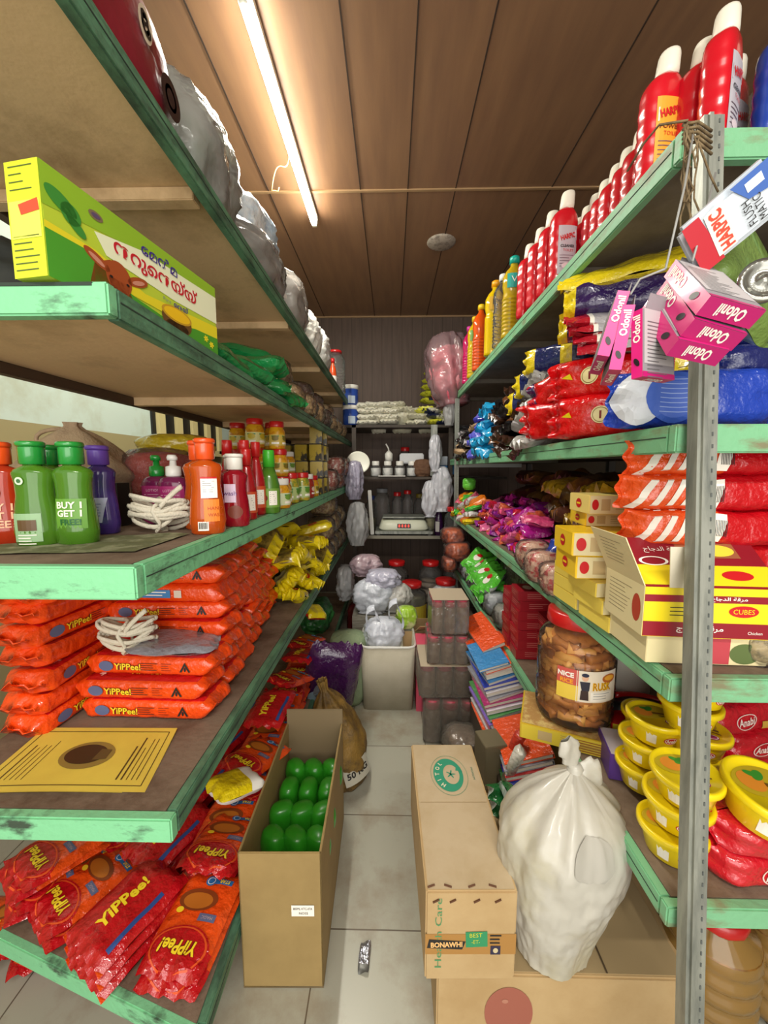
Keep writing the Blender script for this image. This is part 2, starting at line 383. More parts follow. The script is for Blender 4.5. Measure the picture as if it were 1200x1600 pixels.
G().box((.83, 3.32, 1.475), (.55, .012, .03), mat('white_bar', '#c3c8c4', .5)).build('cross_bar', rack_r)
rack_b = thing('back_shelf_rack', 'dark shelf rack across the far end of the aisle', 'shelf')
bw = mat('dark_brown_board', '#4d443c', .7, mix=('#332b25', 6, .4, .7)); bwl = mat('pale_board_edge', '#8a8576', .7)
for z, x0, x1 in ((1.86, -.5, 1.1), (1.37, -.35, 1.1), (.80, -.35, .55)):
    G().box(((x0 + x1) / 2, 4.0, z - .012), (x1 - x0, .6, .024), bw).build('shelf_board', rack_b)
G().box((.1, 3.69, .786), (.9, .015, .03), bwl).build('shelf_edge', rack_b)
for x in (-.36, .56): G().box((x, 3.72, .93), (.04, .04, 1.86), bw).build('post', rack_b)
G().box((.40, 3.71, 1.62), (.06, .03, .48), metal).build('post', rack_b)
# tube lamp and its wire
tl = thing('tube_lamp', 'long lit white tube lamp on the brown ceiling', 'lamp', (-.51, 2.09, 3.1))
G().box((0, 0, -.02), (.045, 1.25, .035), mat('white_enamel', '#e8e6da', .4), bev=.004).build('batten_housing', tl)
tube_m = mat('lit_tube', '#fffbe8', .5, emit=45)
G().tube([(0, -.6, -.055), (0, 0, -.055), (0, .6, -.055)], 0.02, tube_m, n=12).build('tube', tl)
for s in (-1, 1): G().box((0, s * .612, -.05), (.03, .02, .045), mat('white_enamel', '#e8e6da', .4)).build('lamp_holder', tl)
cw = G(); cw.tube([(-.53 - .075 * t + .018 * sin(t * 5), 2.13 + .02 * sin(t * 7), 3.07 - .19 * t + .012 * sin(t * 12)) for t in [i / 20 for i in range(21)]] + [(-.60, 2.13, 2.865), (-.585, 2.13, 2.86), (-.58, 2.13, 2.88)], .0022, mat('cream_wire', '#d8b070', .5))
tag(cw.build('wire'), 'thin loose cream wire hanging beside the lit tube lamp', 'wire')
rose = thing('ceiling_rose', 'round pale cover disc on the brown ceiling', 'ceiling cover', (.36, 3.03, 3.1))
G().loft([(-.012, .095, .095), (-.004, .105, .105), (0, .105, .105)], mat('pale_cover', '#b9ada0', .6, mix=('#8f8378', 30, .45, .6))).build('cover_plate', rose)
# ---------------- locating: a pixel of the photograph meets a known plane ----------------
_sy, _cy, _sp, _cp = sin(YAW), cos(YAW), sin(PITCH), cos(PITCH)
def at(px, py, **k):
    fw = Vector((-_sy * _cp, _cy * _cp, -_sp)); rt = Vector((_cy, _sy, 0)); up = rt.cross(fw)
    d = fw + rt * ((px - 600) / F_PX) - up * ((py - 800) / F_PX); a, v = list(k.items())[0]; i = 'xyz'.index(a)
    return Vector((0, 0, EYE)) + d * ((v - (0, 0, EYE)[i]) / d[i])
ORD = ['first', 'second', 'third', 'fourth', 'fifth', 'sixth', 'seventh', 'eighth', 'ninth', 'tenth', 'eleventh', 'twelfth', 'thirteenth', 'fourteenth', 'fifteenth', 'sixteenth', 'seventeenth', 'eighteenth', 'nineteenth', 'twentieth']
R0 = random.Random(7)
# ---------------- generic makers ----------------
def sack(g, w, d, h, m, seed=0, neck=.72, nr=.13, folds=7, amp=.05, flare=.3, base=.75, lean=(0, 0), M=None, n=48):
    """tied or gathered bag: rounded body, neck and flared mouth"""
    secs = []; N = 30
    def rip(a, z):
        t = z / h; up = max(0, (t - .35) / .4)
        return 1 + amp * (.25 + up * .9) * sin(a * folds + seed + t * 3) + amp * 1.3 * nz(cos(a) * 2 + seed, sin(a) * 2, t * 5) + amp * .6 * nz(cos(a) * 6 + seed, sin(a) * 6, t * 12)
    for i in range(N + 1):
        t = i / N
        if t < neck:
            q = t / neck; r = (base + (1 - base) * min(1, q * 3.2)) if q < .3 else 1 - (1 - nr) * max(0, (q - .3) / .7) ** 2.6
            if i == 0: r *= .9
        else: q = (t - neck) / (1 - neck); r = nr + (flare - nr) * q ** 1.2
        secs.append((t * h, w / 2 * r, d / 2 * r, lean[0] * t * h, lean[1] * t * h, 2.4 if t < neck * .6 else 2))
    return g.loft(secs, m, n=n, cap=(1, 0), M=M, rip=rip)
def lump(g, w, d, h, m, seed=0, amp=.12, p=2.6, n=48, k=3.0, M=None):
    """soft crumpled bag lying on a surface"""
    def rip(a, z):
        c, q, t = cos(a), sin(a), z / h
        return 1 + amp * nz(c * k + seed, q * k, t * k + seed) - amp * 1.1 * abs(nz(c * k * 1.7, q * k * 1.7 + seed, t * 5)) + amp * .4 * abs(nz(c * k * 3.6, q * k * 3.6 + seed, t * 11)) + amp * .15 * nz(c * 17, q * 17 + seed, t * 24)
    N = 24; secs = []
    for i in range(N + 1):
        t = i / N; s = max(.02, (1 - abs(2 * t - 1) ** p) ** (1 / p)); secs.append((t * h, w / 2 * (.3 + .7 * s if i else .72), d / 2 * (.3 + .7 * s if i else .72), 0, 0, 2.5))
    secs[-1] = (h, w * .12, d * .12, 0, 0, 2)
    return g.loft(secs, m, n=n, M=M, rip=rip)
def brick(L, W, H, top, side, seed, decal=None, cr=.0072):
    """film multipack: block body along x with crinkled crimped ends"""
    g = G(); nu, nv = 34, 28; kt = g.mi(top); ks = g.mi(side)
    R = random.Random(seed); tl = [R.uniform(-.018, .018) for _ in range(2)]; ph = R.random() * 9
    def sec(u, a):
        e = abs(u); f = max(0, 1 - max(0, (e - .84) / .13) ** 1.6) if e < .97 else 0
        hh = H / 2 * max(.05, f ** .55 if f > 0 else 0); ww = W / 2 * (1 - .16 * max(0, (e - .84) / .16))
        ca, sa = cos(a), sin(a); p = 5; k = (abs(ca) ** p + abs(sa) ** p) ** (-1 / p); x = u * L / 2
        y = ww * ca * k; z = hh * sa * k; q = cr * (.26 + 1.9 * max(0, (e - .78) / .22))
        o = (tl[0 if u < 0 else 1]) * max(0, (e - .84) / .16)
        return Vector((x + q * nz(y * 40, z * 40, seed), y + q * nz(x * 34, z * 30 + ph, seed), z + q * nz(x * 30, y * 30, seed + ph) + o + .003 * max(0, (e - .9) / .1) * sin(y * 160 + ph)))
    vs = [sec(i / nu * 2 - 1, 2 * pi * j / nv + pi / nv) for i in range(nu + 1) for j in range(nv)]
    for i in range(nu):
        for j in range(nv):
            a = i * nv + j; b = i * nv + (j + 1) % nv; ang = (2 * pi * (j + 1) / nv) % (2 * pi)
            isz = abs(sin(ang)) > abs(cos(ang)) and abs(i / nu * 2 - 1) < .86
            g.f.append((a, a + nv, b + nv, b)[::-1]); g.m.append(kt if isz and sin(ang) > 0 else ks); g.sm.append(True)
    for q in (0, nu): g.f.append(tuple(range(q * nv, q * nv + nv))); g.m.append(ks); g.sm.append(False)
    g.v = [tuple(v) for v in vs]
    if decal:
        fs = plane((0, -W / 2, 0), (1, 0, 0), (0, 0, 1), .0022); ft = plane((0, 0, H / 2), (1, 0, 0), (0, 1, 0), .0022)
        decal(g, fs, ft, L, W, H)
    return g
def jar_thing(name, label, cat, r, h, body, lid, lab=None, lid_h=.018, lab_fn=None, square=2, lid_r=None, neck=None, ring=0, seg=24, contents=None):
    t = thing(name, label, cat); g = G(); lr = lid_r or r * .86; nk = neck or r * .8; bh = h - lid_h
    prof = [(0, r * .88), (.004, r * .97), (.012, r), (bh * .78, r), (bh * .88, r * .93), (bh * .95, nk), (bh, nk)]
    if ring:
        prof = [(0, r * .9), (.006, r)]
        for i in range(ring): z = bh * (.08 + .68 * i / ring); dz = bh * .68 / ring; prof += [(z, r), (z + dz * .35, r), (z + dz * .5, r * .95), (z + dz * .85, r * .95)]
        prof += [(bh * .78, r), (bh * .88, r * .9), (bh * .96, nk), (bh, nk)]
    g.loft([(z, q, q, 0, 0, square) for z, q in prof], body, n=seg); g.build('jar_body' if 'jar' in name else 'body', t)
    if contents:
        c = G(); c.loft([(.003, r * .85, r * .85, 0, 0, square), (.01, r * .94, r * .94, 0, 0, square), (bh * contents[1], r * .94, r * .94, 0, 0, square), (bh * contents[1] + .006, r * .8, r * .8, 0, 0, square)], contents[0], n=seg); c.build('contents', t)
    q = G(); q.loft([(bh - .002, lr, lr), (bh + .002, lr * 1.02, lr * 1.02), (h - .003, lr * 1.02, lr * 1.02), (h, lr * .95, lr * .95)], lid, n=seg, rip=lambda a, z: 1 + .012 * (1 if int(a * 20) % 2 else -1))
    q.build('lid', t)
    if lab:
        l = G(); fn = cylmap(r, bh * .40, e=.001); l.rect(lab, fn, 0, 0, r * 3.6, bh * .5, n=18)
        if lab_fn: lab_fn(l, cylmap(r, bh * .40, e=.0018), r, bh)
        l.build('label', t)
    return t
white = mat('white_plastic', '#e9e7df', .35); redp = mat('red_plastic', '#c01a1c', .3, coat=.3); yelp = mat('yellow_plastic', '#e8c318', .35)
blackp = mat('black_plastic', '#1c1b1b', .4); card = mat('brown_cardboard', '#b3946a', .8, mix=('#a5865c', 9, .4, .7))
ink_w = ink('#f4efe4'); ink_k = ink('#1d1a1a'); ink_r = ink('#c4161c'); ink_y = ink('#f3d21b'); ink_b = ink('#2457b5'); ink_g = ink('#1f7a43'); ink_br = ink('#6b2a1d')

# ======== left rack, top board: sacks and bags ========
g = G(); msack = mat('maroon_printed_sack', '#8c2230', .4, coat=.25, bump=(14, .4), mix=('#7a1c2a', 4, .4, .7))
def sk(u, v):
    y = -.28 + .56 * u; a = v * 2 * pi; p = 3.6; ca, sa = cos(a), sin(a); k = (abs(ca) ** p + abs(sa) ** p) ** (-1 / p)
    e = max(.04, (1 - abs(u * 2 - 1) ** 9)); return Vector((.11 * ca * k * (.8 + .2 * e) + .006 * nz(y * 9, a, 1), y, .12 + .12 * sa * k * e + .006 * nz(y * 12, a * 2, 4)))
g.grid(sk, 26, 28, msack)
fn = plane((.113, 0, .12), (0, 1, 0), (0, 0, 1), .003)
g.disc(ink('#2a1618'), fn, .225, -.035, .034, .036); g.disc(ink('#b98a5a'), fn, .225, -.035, .020, .022, r0=.7)
g.disc(ink('#d9c9b0'), fn, .15, .02, .02, .028); g.disc(msack, fn, .15, .02, .012, .016, r0=.5)
g.text('8', ink_k, lambda x, y: fn(x, y) + Vector((.001, 0, 0)), .15, .02, .04, rot=.4)
g.poly(ink('#b5a568'), fn, [(.0, .0), (.05, -.02), (.07, .05), (.03, .07)]); g.disc(ink('#5c1a22'), fn, .045, .0, .018, .024)
g.poly(ink('#e3d6c8'), fn, [(-.07, .09), (-.062, .09), (.03, .02), (.026, .016)])
tag(g.build('rice_sack', loc=(-.56, .625, 2.102)), 'glossy maroon printed sack lying along the edge of the top left shelf', 'sack')
haze = film('grey_poly', '#cfcdc8', .5, .25, .18, 30, .6); hazew = film('white_poly', '#dedede', .7, .3, .2, 30, .6); clear = film('clear_poly', '#f0f0f0', .07, .22, .12, 45, .9)
def bag_on(name, label, loc, w, d, h, m, seed, rot=0, amp=.13, p=2.6, inner=None, group=None, cat='bag', innersc=.9):
    if inner:
        t = thing(name, label, cat, loc, (0, 0, rot), group); lump(G(), w, d, h, m, seed, amp, p).build('plastic_film', t); lump(G(), w * innersc, d * innersc, h * innersc, inner, seed + 2, amp * .8, p).build('contents', t, (0, 0, .004)); return t
    return tag(lump(G(), w, d, h, m, seed, amp, p).build(name, loc=loc, rot=(0, 0, rot)), label, cat, group)
bag_on('plastic_bag', 'big grey see-through plastic bag beside the maroon sack on the top left shelf', (-.58, 1.10, 2.10), .30, .34, .30, haze, 3, inner=mat('grey_goods', '#8d9184', .7, mix=('#5d7a5c', 7, .45, .6)), amp=.12)
bag_on('plastic_bag', 'long grey crumpled plastic bag slumped on the top left shelf edge', (-.57, 1.53, 2.10), .30, .48, .20, haze, 9, inner=mat('grey_goods2', '#a39d98', .7, mix=('#7b7f78', 9, .4, .7)), amp=.13)
bag_on('plastic_bag', 'pale blue and white plastic bag behind the grey bags on the top left shelf', (-.60, 1.60, 2.285), .26, .46, .17, mat('blue_white_bag', '#b9cfe0', .35, mix=('#dfe2e2', 6, .45, .6), bump=(25, .8)), 21, amp=.15)
bag_on('plastic_bag', 'grey brown plastic bag further along the top left shelf edge', (-.56, 1.97, 2.10), .28, .38, .28, haze, 14, inner=mat('grey_goods3', '#b0a59c', .7), amp=.14)
bag_on('plastic_bag', 'white knotted bag with green print on the top left shelf', (-.56, 2.34, 2.10), .28, .33, .26, mat('white_bag_print', '#e4e3db', .35, mix=('#7d9a80', 5, .66, .72), bump=(22, .9)), 31, amp=.2)
bag_on('plastic_bag', 'white plastic bag with blue print, last bag on the top left shelf', (-.57, 2.75, 2.10), .28, .42, .30, mat('white_bag_print2', '#e6e6e2', .35, mix=('#6f86b5', 6, .68, .74), bump=(22, .9)), 37, amp=.2)
ketch = mat('ketchup_orange', '#c8481c', .25, coat=.5)
t = jar_thing('plastic_jar', 'tall clear ribbed jar with red lid at the far end of the top left shelf', 'jar', .085, .36, clear, redp, ring=9, neck=.05, lid_r=.055)
t.location = (-.49, 3.45, 2.10)
t = thing('sauce_bottle', 'small orange sauce bottle with white label at the far end of the top left shelf', 'bottle', (-.48, 3.22, 2.10))
G().loft([(0, .028, .028), (.1, .03, .03), (.15, .026, .026), (.19, .012, .012), (.2, .012, .012)], ketch).build('body', t)
G().loft([(.2, .015, .015), (.235, .014, .014)], redp).build('cap', t); l = G(); l.rect(white, cylmap(.03, .06, face=0, e=.001), 0, 0, .12, .07, n=12); l.build('label', t)

# ======== left rack, second board ========
# clarified butter carton, printed on the aisle side and the end
gh = thing('carton', 'yellow and green clarified butter carton with a brown cow on the second left shelf', 'carton', (-.489, .778, 1.725), (0, 0, radians(-9.5)))
BX, BY, BZ = .058, .40, .155
cy_ = mat('lime_print', '#b9cf3a', .38, coat=.2); g = G(); g.box((0, 0, BZ / 2), (BX, BY, BZ), cy_, bev=.0012)
fa_ = plane((BX / 2, 0, BZ / 2), (0, 1, 0), (0, 0, 1), .0006); fa = lambda x, y: fa_(x, y * .84); off = lambda f, e: (lambda x, y: f(x, y) + Vector((e, 0, 0)))
f1, f2, f3, f4 = off(fa, .0004), off(fa, .0008), off(fa, .0012), off(fa, .0016)
hw, hh = BY / 2, .0925
g.poly(ink('#8fb82e'), fa, [(-hw, hh * .25), (-hw, hh), (hw, hh), (hw, hh * .6), (.0, hh * .62)])
g.poly(ink('#e9edc8'), f1, [(-.12, hh * .35), (-.02, hh * .62), (hw, hh * .72), (hw, -hh * .05), (.06, -hh * .1), (-.10, hh * .0)])
g.poly(ink('#e4d52a'), f1, [(-hw, -hh * .02), (-.12, -hh * .02), (-.02, -hh * .35), (hw, -hh * .15), (hw, -hh * .6), (-hw, -hh * .5)])
g.poly(ink('#4a9a2c'), f2, [(-hw, -hh), (-hw, -hh * .15), (-.13, -hh * .12), (-.05, -hh * .55), (.05, -hh * .72), (.12, -hh * .55), (hw, -hh * .5), (hw, -hh)])
for (x, y, a, b, ro) in ((-.172, .045, .026, .014, -.5), (-.158, .034, .016, .018, .2), (-.15, .018, .018, .009, -.7)): g.disc(ink('#3c8a35'), f2, x, y, a, b, rot=ro)
g.disc(ink('#7a6a50'), f2, -.115, .062, .013, .008); g.disc(ink('#5b4a6c'), f3, -.115, .062, .008, .004)
g.text('\u0d47മൻമ', ink('#3d2a86'), f4, .022, .062, .026, rot=-.02, bold=.02)
g.text('നറു\u0d46നയ്യ്', ink('#f6f2e0'), f2, .022, .026, .042, w=.215, rot=-.02, bold=.06)
g.text('നറു\u0d46നയ്യ്', ink('#c3222b'), f4, .022, .026, .042, w=.215, rot=-.02, bold=.02)
g.text('Pure', ink('#7a8a8a'), f4, .035, -.018, .008); g.text('\u0d46നയ്', ink('#3d2a86'), f4, .075, -.018, .014, bold=.02)
CW = lambda f: (lambda x, y: f(-.078 + (x + .062) * 1.2, y * 1.15 + .010)); f2, f3, f4 = CW(f2), CW(f3), CW(f4); cb, cd2 = ink('#a04a22'), ink('#7d3416')      # cow
g.poly(cb, f2, [(-.115, -hh), (-.10, -.03), (-.075, -.012), (-.05, -.03), (-.03, -hh)])
for s in (-1, 1): g.disc(cb, f3, -.062 + s * .034, -.024, .021, .0085, rot=s * .45); g.disc(ink('#c98872'), f4, -.062 + s * .035, -.025, .013, .004, rot=s * .45)
g.disc(cb, f3, -.062, -.036, .022, .028); g.poly(cb, f3, [(-.08, -.04), (-.044, -.04), (-.05, -.075), (-.074, -.075)])
g.disc(ink('#d9b7a2'), f4, -.062, -.072, .014, .010); g.disc(ink('#2a1a16'), CW(off(fa, .002)), -.062, -.070, .009, .004)
for s in (-1, 1): g.disc(ink_k, CW(off(fa, .002)), -.062 + s * .014, -.040, .0028, .0022)
f3, f4 = off(fa, .0012), off(fa, .0016); g.disc(ink('#6a4a24'), f3, .062, -.056, .044, .030); g.disc(ink('#3a2414'), f3, .062, -.070, .033, .014)
g.disc(ink('#c79a2a'), f4, .062, -.042, .044, .018); g.disc(ink('#f0c21e'), off(fa, .002), .062, -.042, .038, .014)
for x, y in ((.155, -.062), (.175, -.072)): 
    for k in range(6): g.disc(ink('#f4e02a'), f4, x + .005 * cos(k), y + .005 * sin(k), .004, .0022, rot=k)
fe = plane((0, -BY / 2, BZ / 2), (1, 0, 0), (0, 0, 1), .0006); fe2 = plane((0, -BY / 2, BZ / 2), (1, 0, 0), (0, 0, 1), .0012)
g.rect(ink('#c9d42a'), fe, 0, 0, BX, BZ, n=1); g.rect(ink('#dfe45a'), fe2, 0, .0, BX * .9, .05, n=1)
g.poly(ink('#d8472a'), plane((0, -BY / 2, BZ / 2), (1, 0, 0), (0, 0, 1), .0018), [(-.01, .02), (.024, .026), (.026, .010), (-.006, .006)])
g.lines(ink('#4a5a2a'), fe2, 0, .070, .045, 4, .010, .0014, .6); g.lines(ink('#4a5a2a'), fe2, 0, -.022, .048, 6, .009, .0016, .4)
g.build('box', gh)
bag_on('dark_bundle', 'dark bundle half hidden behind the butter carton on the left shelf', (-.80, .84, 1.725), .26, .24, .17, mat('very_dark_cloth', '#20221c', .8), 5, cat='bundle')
# green packets, spilling along the edge
fg = foil('#15723a'); fg2 = foil('#1f8a48')
def snack_decal(col, sub, txt='', tc=ink_w):
    def d(g, fn, L, W):
        g.disc(sub, fn, 0, 0, L * .24, W * .26, rings=4); 
        if txt: g.text(txt, tc, lambda x, y: fn(x, y) + Vector((0, 0, .0008)), 0, 0, W * .2, bold=.03)
    return d
gp = pouch(.21, .15, .05, fg, fg2, 4, .007, decal=snack_decal(0, ink('#b9c08a'))).build('green_packet')
tag(gp, '', 'packet')
for i, (x, y, z, rx, ry, rz) in enumerate(((-.50, 1.12, 1.75, .1, .2, 1.4), (-.50, 1.30, 1.76, -.2, .1, 1.2), (-.49, 1.50, 1.775, .3, .2, .3), (-.51, 1.52, 1.83, -.2, -.1, .1), (-.47, 1.66, 1.765, .1, .5, -.2), (-.58, 1.56, 1.90, .2, .1, .4))):
    place(gp, (x, y, z), (rx, ry, rz), 'green foil packet on the second left shelf, ' + ['nearest, half under the butter carton', 'second, lying lengthwise after the carton', 'lying across the edge below another', 'pale-panelled one on top of a lower packet', 'drooping over the shelf edge', 'topmost one at the back of the pile'][i], 'green foil packets')
nut = mat('peanuts', '#c9ab7c', .7, mix=('#8a6a44', 55, .45, .6), bump=(60, 1.0)); nut2 = mat('dried_spice', '#6b4a3a', .7, mix=('#9a8a7a', 50, .5, .62), bump=(60, 1.0))
for i, (x, y, z, m_, w) in enumerate(((-.53, 1.95, 1.725, nut, .20), (-.52, 2.2, 1.725, nut, .20), (-.52, 2.46, 1.725, nut, .20), (-.52, 2.74, 1.725, nut2, .20), (-.52, 3.02, 1.725, nut, .20), (-.52, 3.32, 1.725, nut, .2), (-.52, 3.62, 1.725, nut, .2), (-.60, 2.0, 1.86, nut, .18), (-.60, 2.5, 1.85, nut2, .2), (-.60, 2.85, 1.85, nut2, .2), (-.58, 3.25, 1.84, nut, .2))):
    bag_on('spice_bag', 'clear bag of %s on second left shelf, %s' % ('peanuts' if m_ is nut else 'dark dried spice', ['nearest on the edge', 'second on the edge', 'third on the edge', 'the dark edge one', 'fifth on the edge', 'sixth on the edge', 'last on the edge', 'upper pale one, nearest', 'nearer dark one on top', 'further dark one on top', 'pale one on top far back'][i]), (x, y, z), w, .24, .14, clear, i * 3 + 1, inner=m_, innersc=.95, group='clear bags of nuts and spice')

# ======== left rack, third board: soaps, sauces and pickles ========
def liquid(name, col, t=.5): return mat(name, col, .10, trans=t, coat=.6, spec=.5)
def handwash(name, label, body_m, cap_m, extra=None, h=.215, wide=1.0, pump=False):
    t = thing(name, label, 'bottle'); k = h / .215; g = G(); w = wide
    g.loft([(0, .034 * w, .024), (.004, .039 * w, .028), (.03 * k, .042 * w, .030), (.075 * k, .038 * w, .028), (.105 * k, .033 * w, .026), (.13 * k, .034 * w, .026), (.15 * k, .038 * w, .027), (.158 * k, .034 * w, .025), (.166 * k, .016, .016), (.172 * k, .016, .016)][:99], body_m, n=28).build('body', t)
    c = G(); c.loft([(.168 * k, .019, .019), (.17 * k, .022, .022), (.202 * k, .022, .022), (.206 * k, .021, .021)], cap_m, n=24)
    c.loft([(.204 * k, .023, .023), (.207 * k, .0245, .0245, 0, -.002), (.212 * k, .0245, .0245, 0, -.002), (.215 * k, .022, .022, 0, -.002)], cap_m, n=24); c.build('flip_cap', t)
    if extra: l = G(); extra(l, w, k); l.build('label', t)
    return t
wfn = lambda w, k, e=.0012: (lambda x, y: Vector((x, -.0285 * (max(0, 1 - (x / (.042 * w)) ** 2)) ** .5 - e * 1.2 + (.0025 * max(0, 1 - abs(y - .11 * k) / .05)), y)))
def lab_green(l, w, k):
    f = wfn(w, k); f2 = wfn(w, k, .002)
    l.disc(ink('#c9dcc0'), f, -.012, .135 * k, .008, .008); l.disc(ink('#3a6a3a'), f2, -.012, .135 * k, .004, .004)
    l.rect(ink('#8cae82'), f, -.005, .04 * k, .05, .058 * k, n=6); l.rect(ink('#5d4326'), f2, -.005, .045 * k, .034, .022, n=4); l.lines(ink_w, f2, -.005, .025 * k, .036, 4, .006, .0018, .4)
def lab_buy(l, w, k):
    l.rect(ink('#5f9330'), wfn(w, k, .0008), .005, .067 * k, .056, .062, n=6); f = wfn(w, k, .002)
    for i, s in enumerate(('BUY 1', 'GET 1')): l.text(s, ink('#e6ecd0'), f, .004, .085 * k - i * .017, .014, bold=.03)
    l.text('FREE!', ink('#175c26'), f, .006, .05 * k, .013, bold=.03)
def lab_orange(l, w, k):
    f = wfn(w, k); f2 = wfn(w, k, .002)
    l.rect(ink_w, f, .008, .106 * k, .036, .046 * k, n=5); l.rect(ink_r, f2, .008, .128 * k, .036, .004, n=5); l.lines(ink('#8c8c94'), f2, .008, .12 * k, .028, 6, .005, .0012, .4)
    l.rect(ink('#e8822a'), f, .012, .055 * k, .034, .05 * k, n=5); l.rect(ink_w, f, -.008, .02 * k, .024, .022, n=4)
    for i in range(9): l.rect(ink_k, f2, -.017 + i * .0022, .021 * k, .0011 if i % 3 else .0016, .015, n=1)
    l.text('HAND', ink('#b8401a'), f2, .02, .06 * k, .008); l.text('WASH', ink('#b8401a'), f2, .02, .045 * k, .008)
def lab_red_free(l, w, k):
    f = wfn(w, k, .002)
    for i, s in enumerate(('BUY 1', 'GET 1', 'FREE')): l.text(s, ink('#e7b08a'), f, .004, .08 * k - i * .018, .015, bold=.02)
    l.disc(ink('#e3b090'), f, .0, .11 * k, .012, .016)
G_soap = 'flip-top hand wash bottles on the third left shelf'
lg = liquid('green_soap', '#5f9a2a'); lo = liquid('orange_soap', '#e2641a'); lro = liquid('red_orange_soap', '#c83e1c'); lp = liquid('purple_soap', '#5a3f9a'); lc = liquid('crimson_soap', '#b8182e')
gc = mat('green_cap', '#1d8a34', .25, coat=.5); oc = mat('orange_cap', '#e8521c', .25, coat=.5); pc = mat('purple_cap', '#6b48b0', .3)
def put(t, x, y, z, rz=0, s=1): t.location = (x, y, z); t.rotation_euler = (0, 0, rz); t.scale = (s, s, s); return t
put(handwash('hand_wash_bottle', 'green hand wash bottle with a round leaf seal, left of the green pair', lg, gc, lab_green), -.742, .785, 1.29, .25)
put(handwash('hand_wash_bottle', 'green hand wash bottle printed BUY 1 GET 1 FREE', lg, gc, lab_buy), -.672, .80, 1.29, .12)
put(handwash('hand_wash_bottle', 'green hand wash bottle half hidden behind the green pair', lg, gc), -.81, .90, 1.29, .2)
put(handwash('hand_wash_bottle', 'red orange hand wash bottle cut off by the left picture edge', lro, oc, lab_red_free), -.83, .80, 1.29, .3)
put(handwash('hand_wash_bottle', 'red orange hand wash bottle behind the one at the picture edge', lro, oc), -.90, .87, 1.29, .3)
def lab_purple(l, w, k):
    f = wfn(w, k); f2 = wfn(w, k, .002); l.rect(ink('#b8bad8'), f, .012, .06 * k, .03, .06, n=5, shear=.2); l.lines(ink('#3d4a8a'), f2, .012, .075 * k, .02, 5, .007, .0015, .3)
put(handwash('hand_wash_bottle', 'purple hand wash bottle behind the green pair', lp, pc, lab_purple), -.715, .93, 1.29, -.1)
put(handwash('hand_wash_bottle', 'orange hand wash bottle with a white price sticker, nearest the shelf edge', lo, oc, lab_orange, h=.232), -.455, .935, 1.29, .35, 1.0)
put(handwash('hand_wash_bottle', 'orange hand wash bottle behind the stickered orange one', lo, oc, None, h=.232), -.51, 1.01, 1.29, .35)
def lab_crimson(l, w, k):
    f = wfn(w, k); f2 = wfn(w, k, .002); l.rect(ink('#d8c4dc'), f, -.012, .10 * k, .03, .05, n=5); l.text('wash', ink('#5a2a7a'), f2, -.012, .10 * k, .012); l.disc(ink('#7a3a2a'), f, 0, .045 * k, .02, .018)
for i, (x, y) in enumerate(((-.435, 1.06), (-.475, 1.14))):
    put(handwash('hand_wash_bottle', ['crimson hand wash bottle with white cap and lilac label beside the orange one', 'crimson hand wash bottle with white cap, the further of the two'][i], lc, white, lab_crimson if i == 0 else None, h=.2, wide=.9), x, y, 1.29, .3)
def pumpb(label, x, y, cap, rz):
    t = thing('lotion_bottle', label, 'bottle', (x, y, 1.29), (0, 0, rz)); mg = mat('magenta_label', '#a8276c', .4)
    G().loft([(0, .034, .025, 0, 0, 3), (.004, .038, .028, 0, 0, 3), (.12, .038, .028, 0, 0, 3), (.132, .034, .025, 0, 0, 2.5), (.140, .014, .014)], liquid('plum_soap', '#7a2452', .2)).build('body', t)
    l = G(); f = lambda x, y, e=.0015: Vector((x, -.028 * (1 - abs(x / .0385) ** 3) ** .33 - e, y))
    l.rect(mg, lambda x, y: f(x, y, .001), 0, .06, .068, .105, n=8); l.text('NATURE CARE' if rz > 5 else 'LOTION', ink('#e6b8cc'), f, 0, .10, .007); l.lines(ink('#e6b8cc'), f, 0, .088, .05, 4, .007, .0014, .3)
    l.poly(ink_w, f, [(-.03, .01), (.03, .01), (.03, .03), (0, .018)]); l.rect(ink_w, f, .012, .045, .03, .02, n=3)
    for i in range(8): l.rect(ink_k, lambda x, y: f(x, y, .002), .002 + i * .0026, .045, .0012, .014, n=1)
    l.build('label', t)
    c = G(); c.loft([(.138, .017, .017), (.142, .02, .02), (.165, .019, .019), (.168, .009, .009), (.182, .008, .008)], cap); c.loft([(.182, .013, .011, 0, -.002), (.190, .014, .012, 0, -.004), (.197, .010, .008, 0, -.006)], cap); c.build('pump_cap', t)
pumpb('magenta labelled lotion bottle with a green cap, behind the coil of white cord', -.665, 1.08, gc, .1)
pumpb('magenta labelled lotion bottle with a white pump cap', -.60, 1.05, white, .1)
t = thing('dark_bottle', 'dark brown bottle with white cap behind the white pump bottle', 'bottle', (-.60, 1.19, 1.29)); G().loft([(0, .028, .028), (.13, .03, .03), (.165, .013, .013), (.19, .012, .012)], mat('dark_glass', '#1f2016', .1, coat=.6)).build('body', t); G().loft([(.185, .016, .016), (.215, .016, .016)], white).build('cap', t)
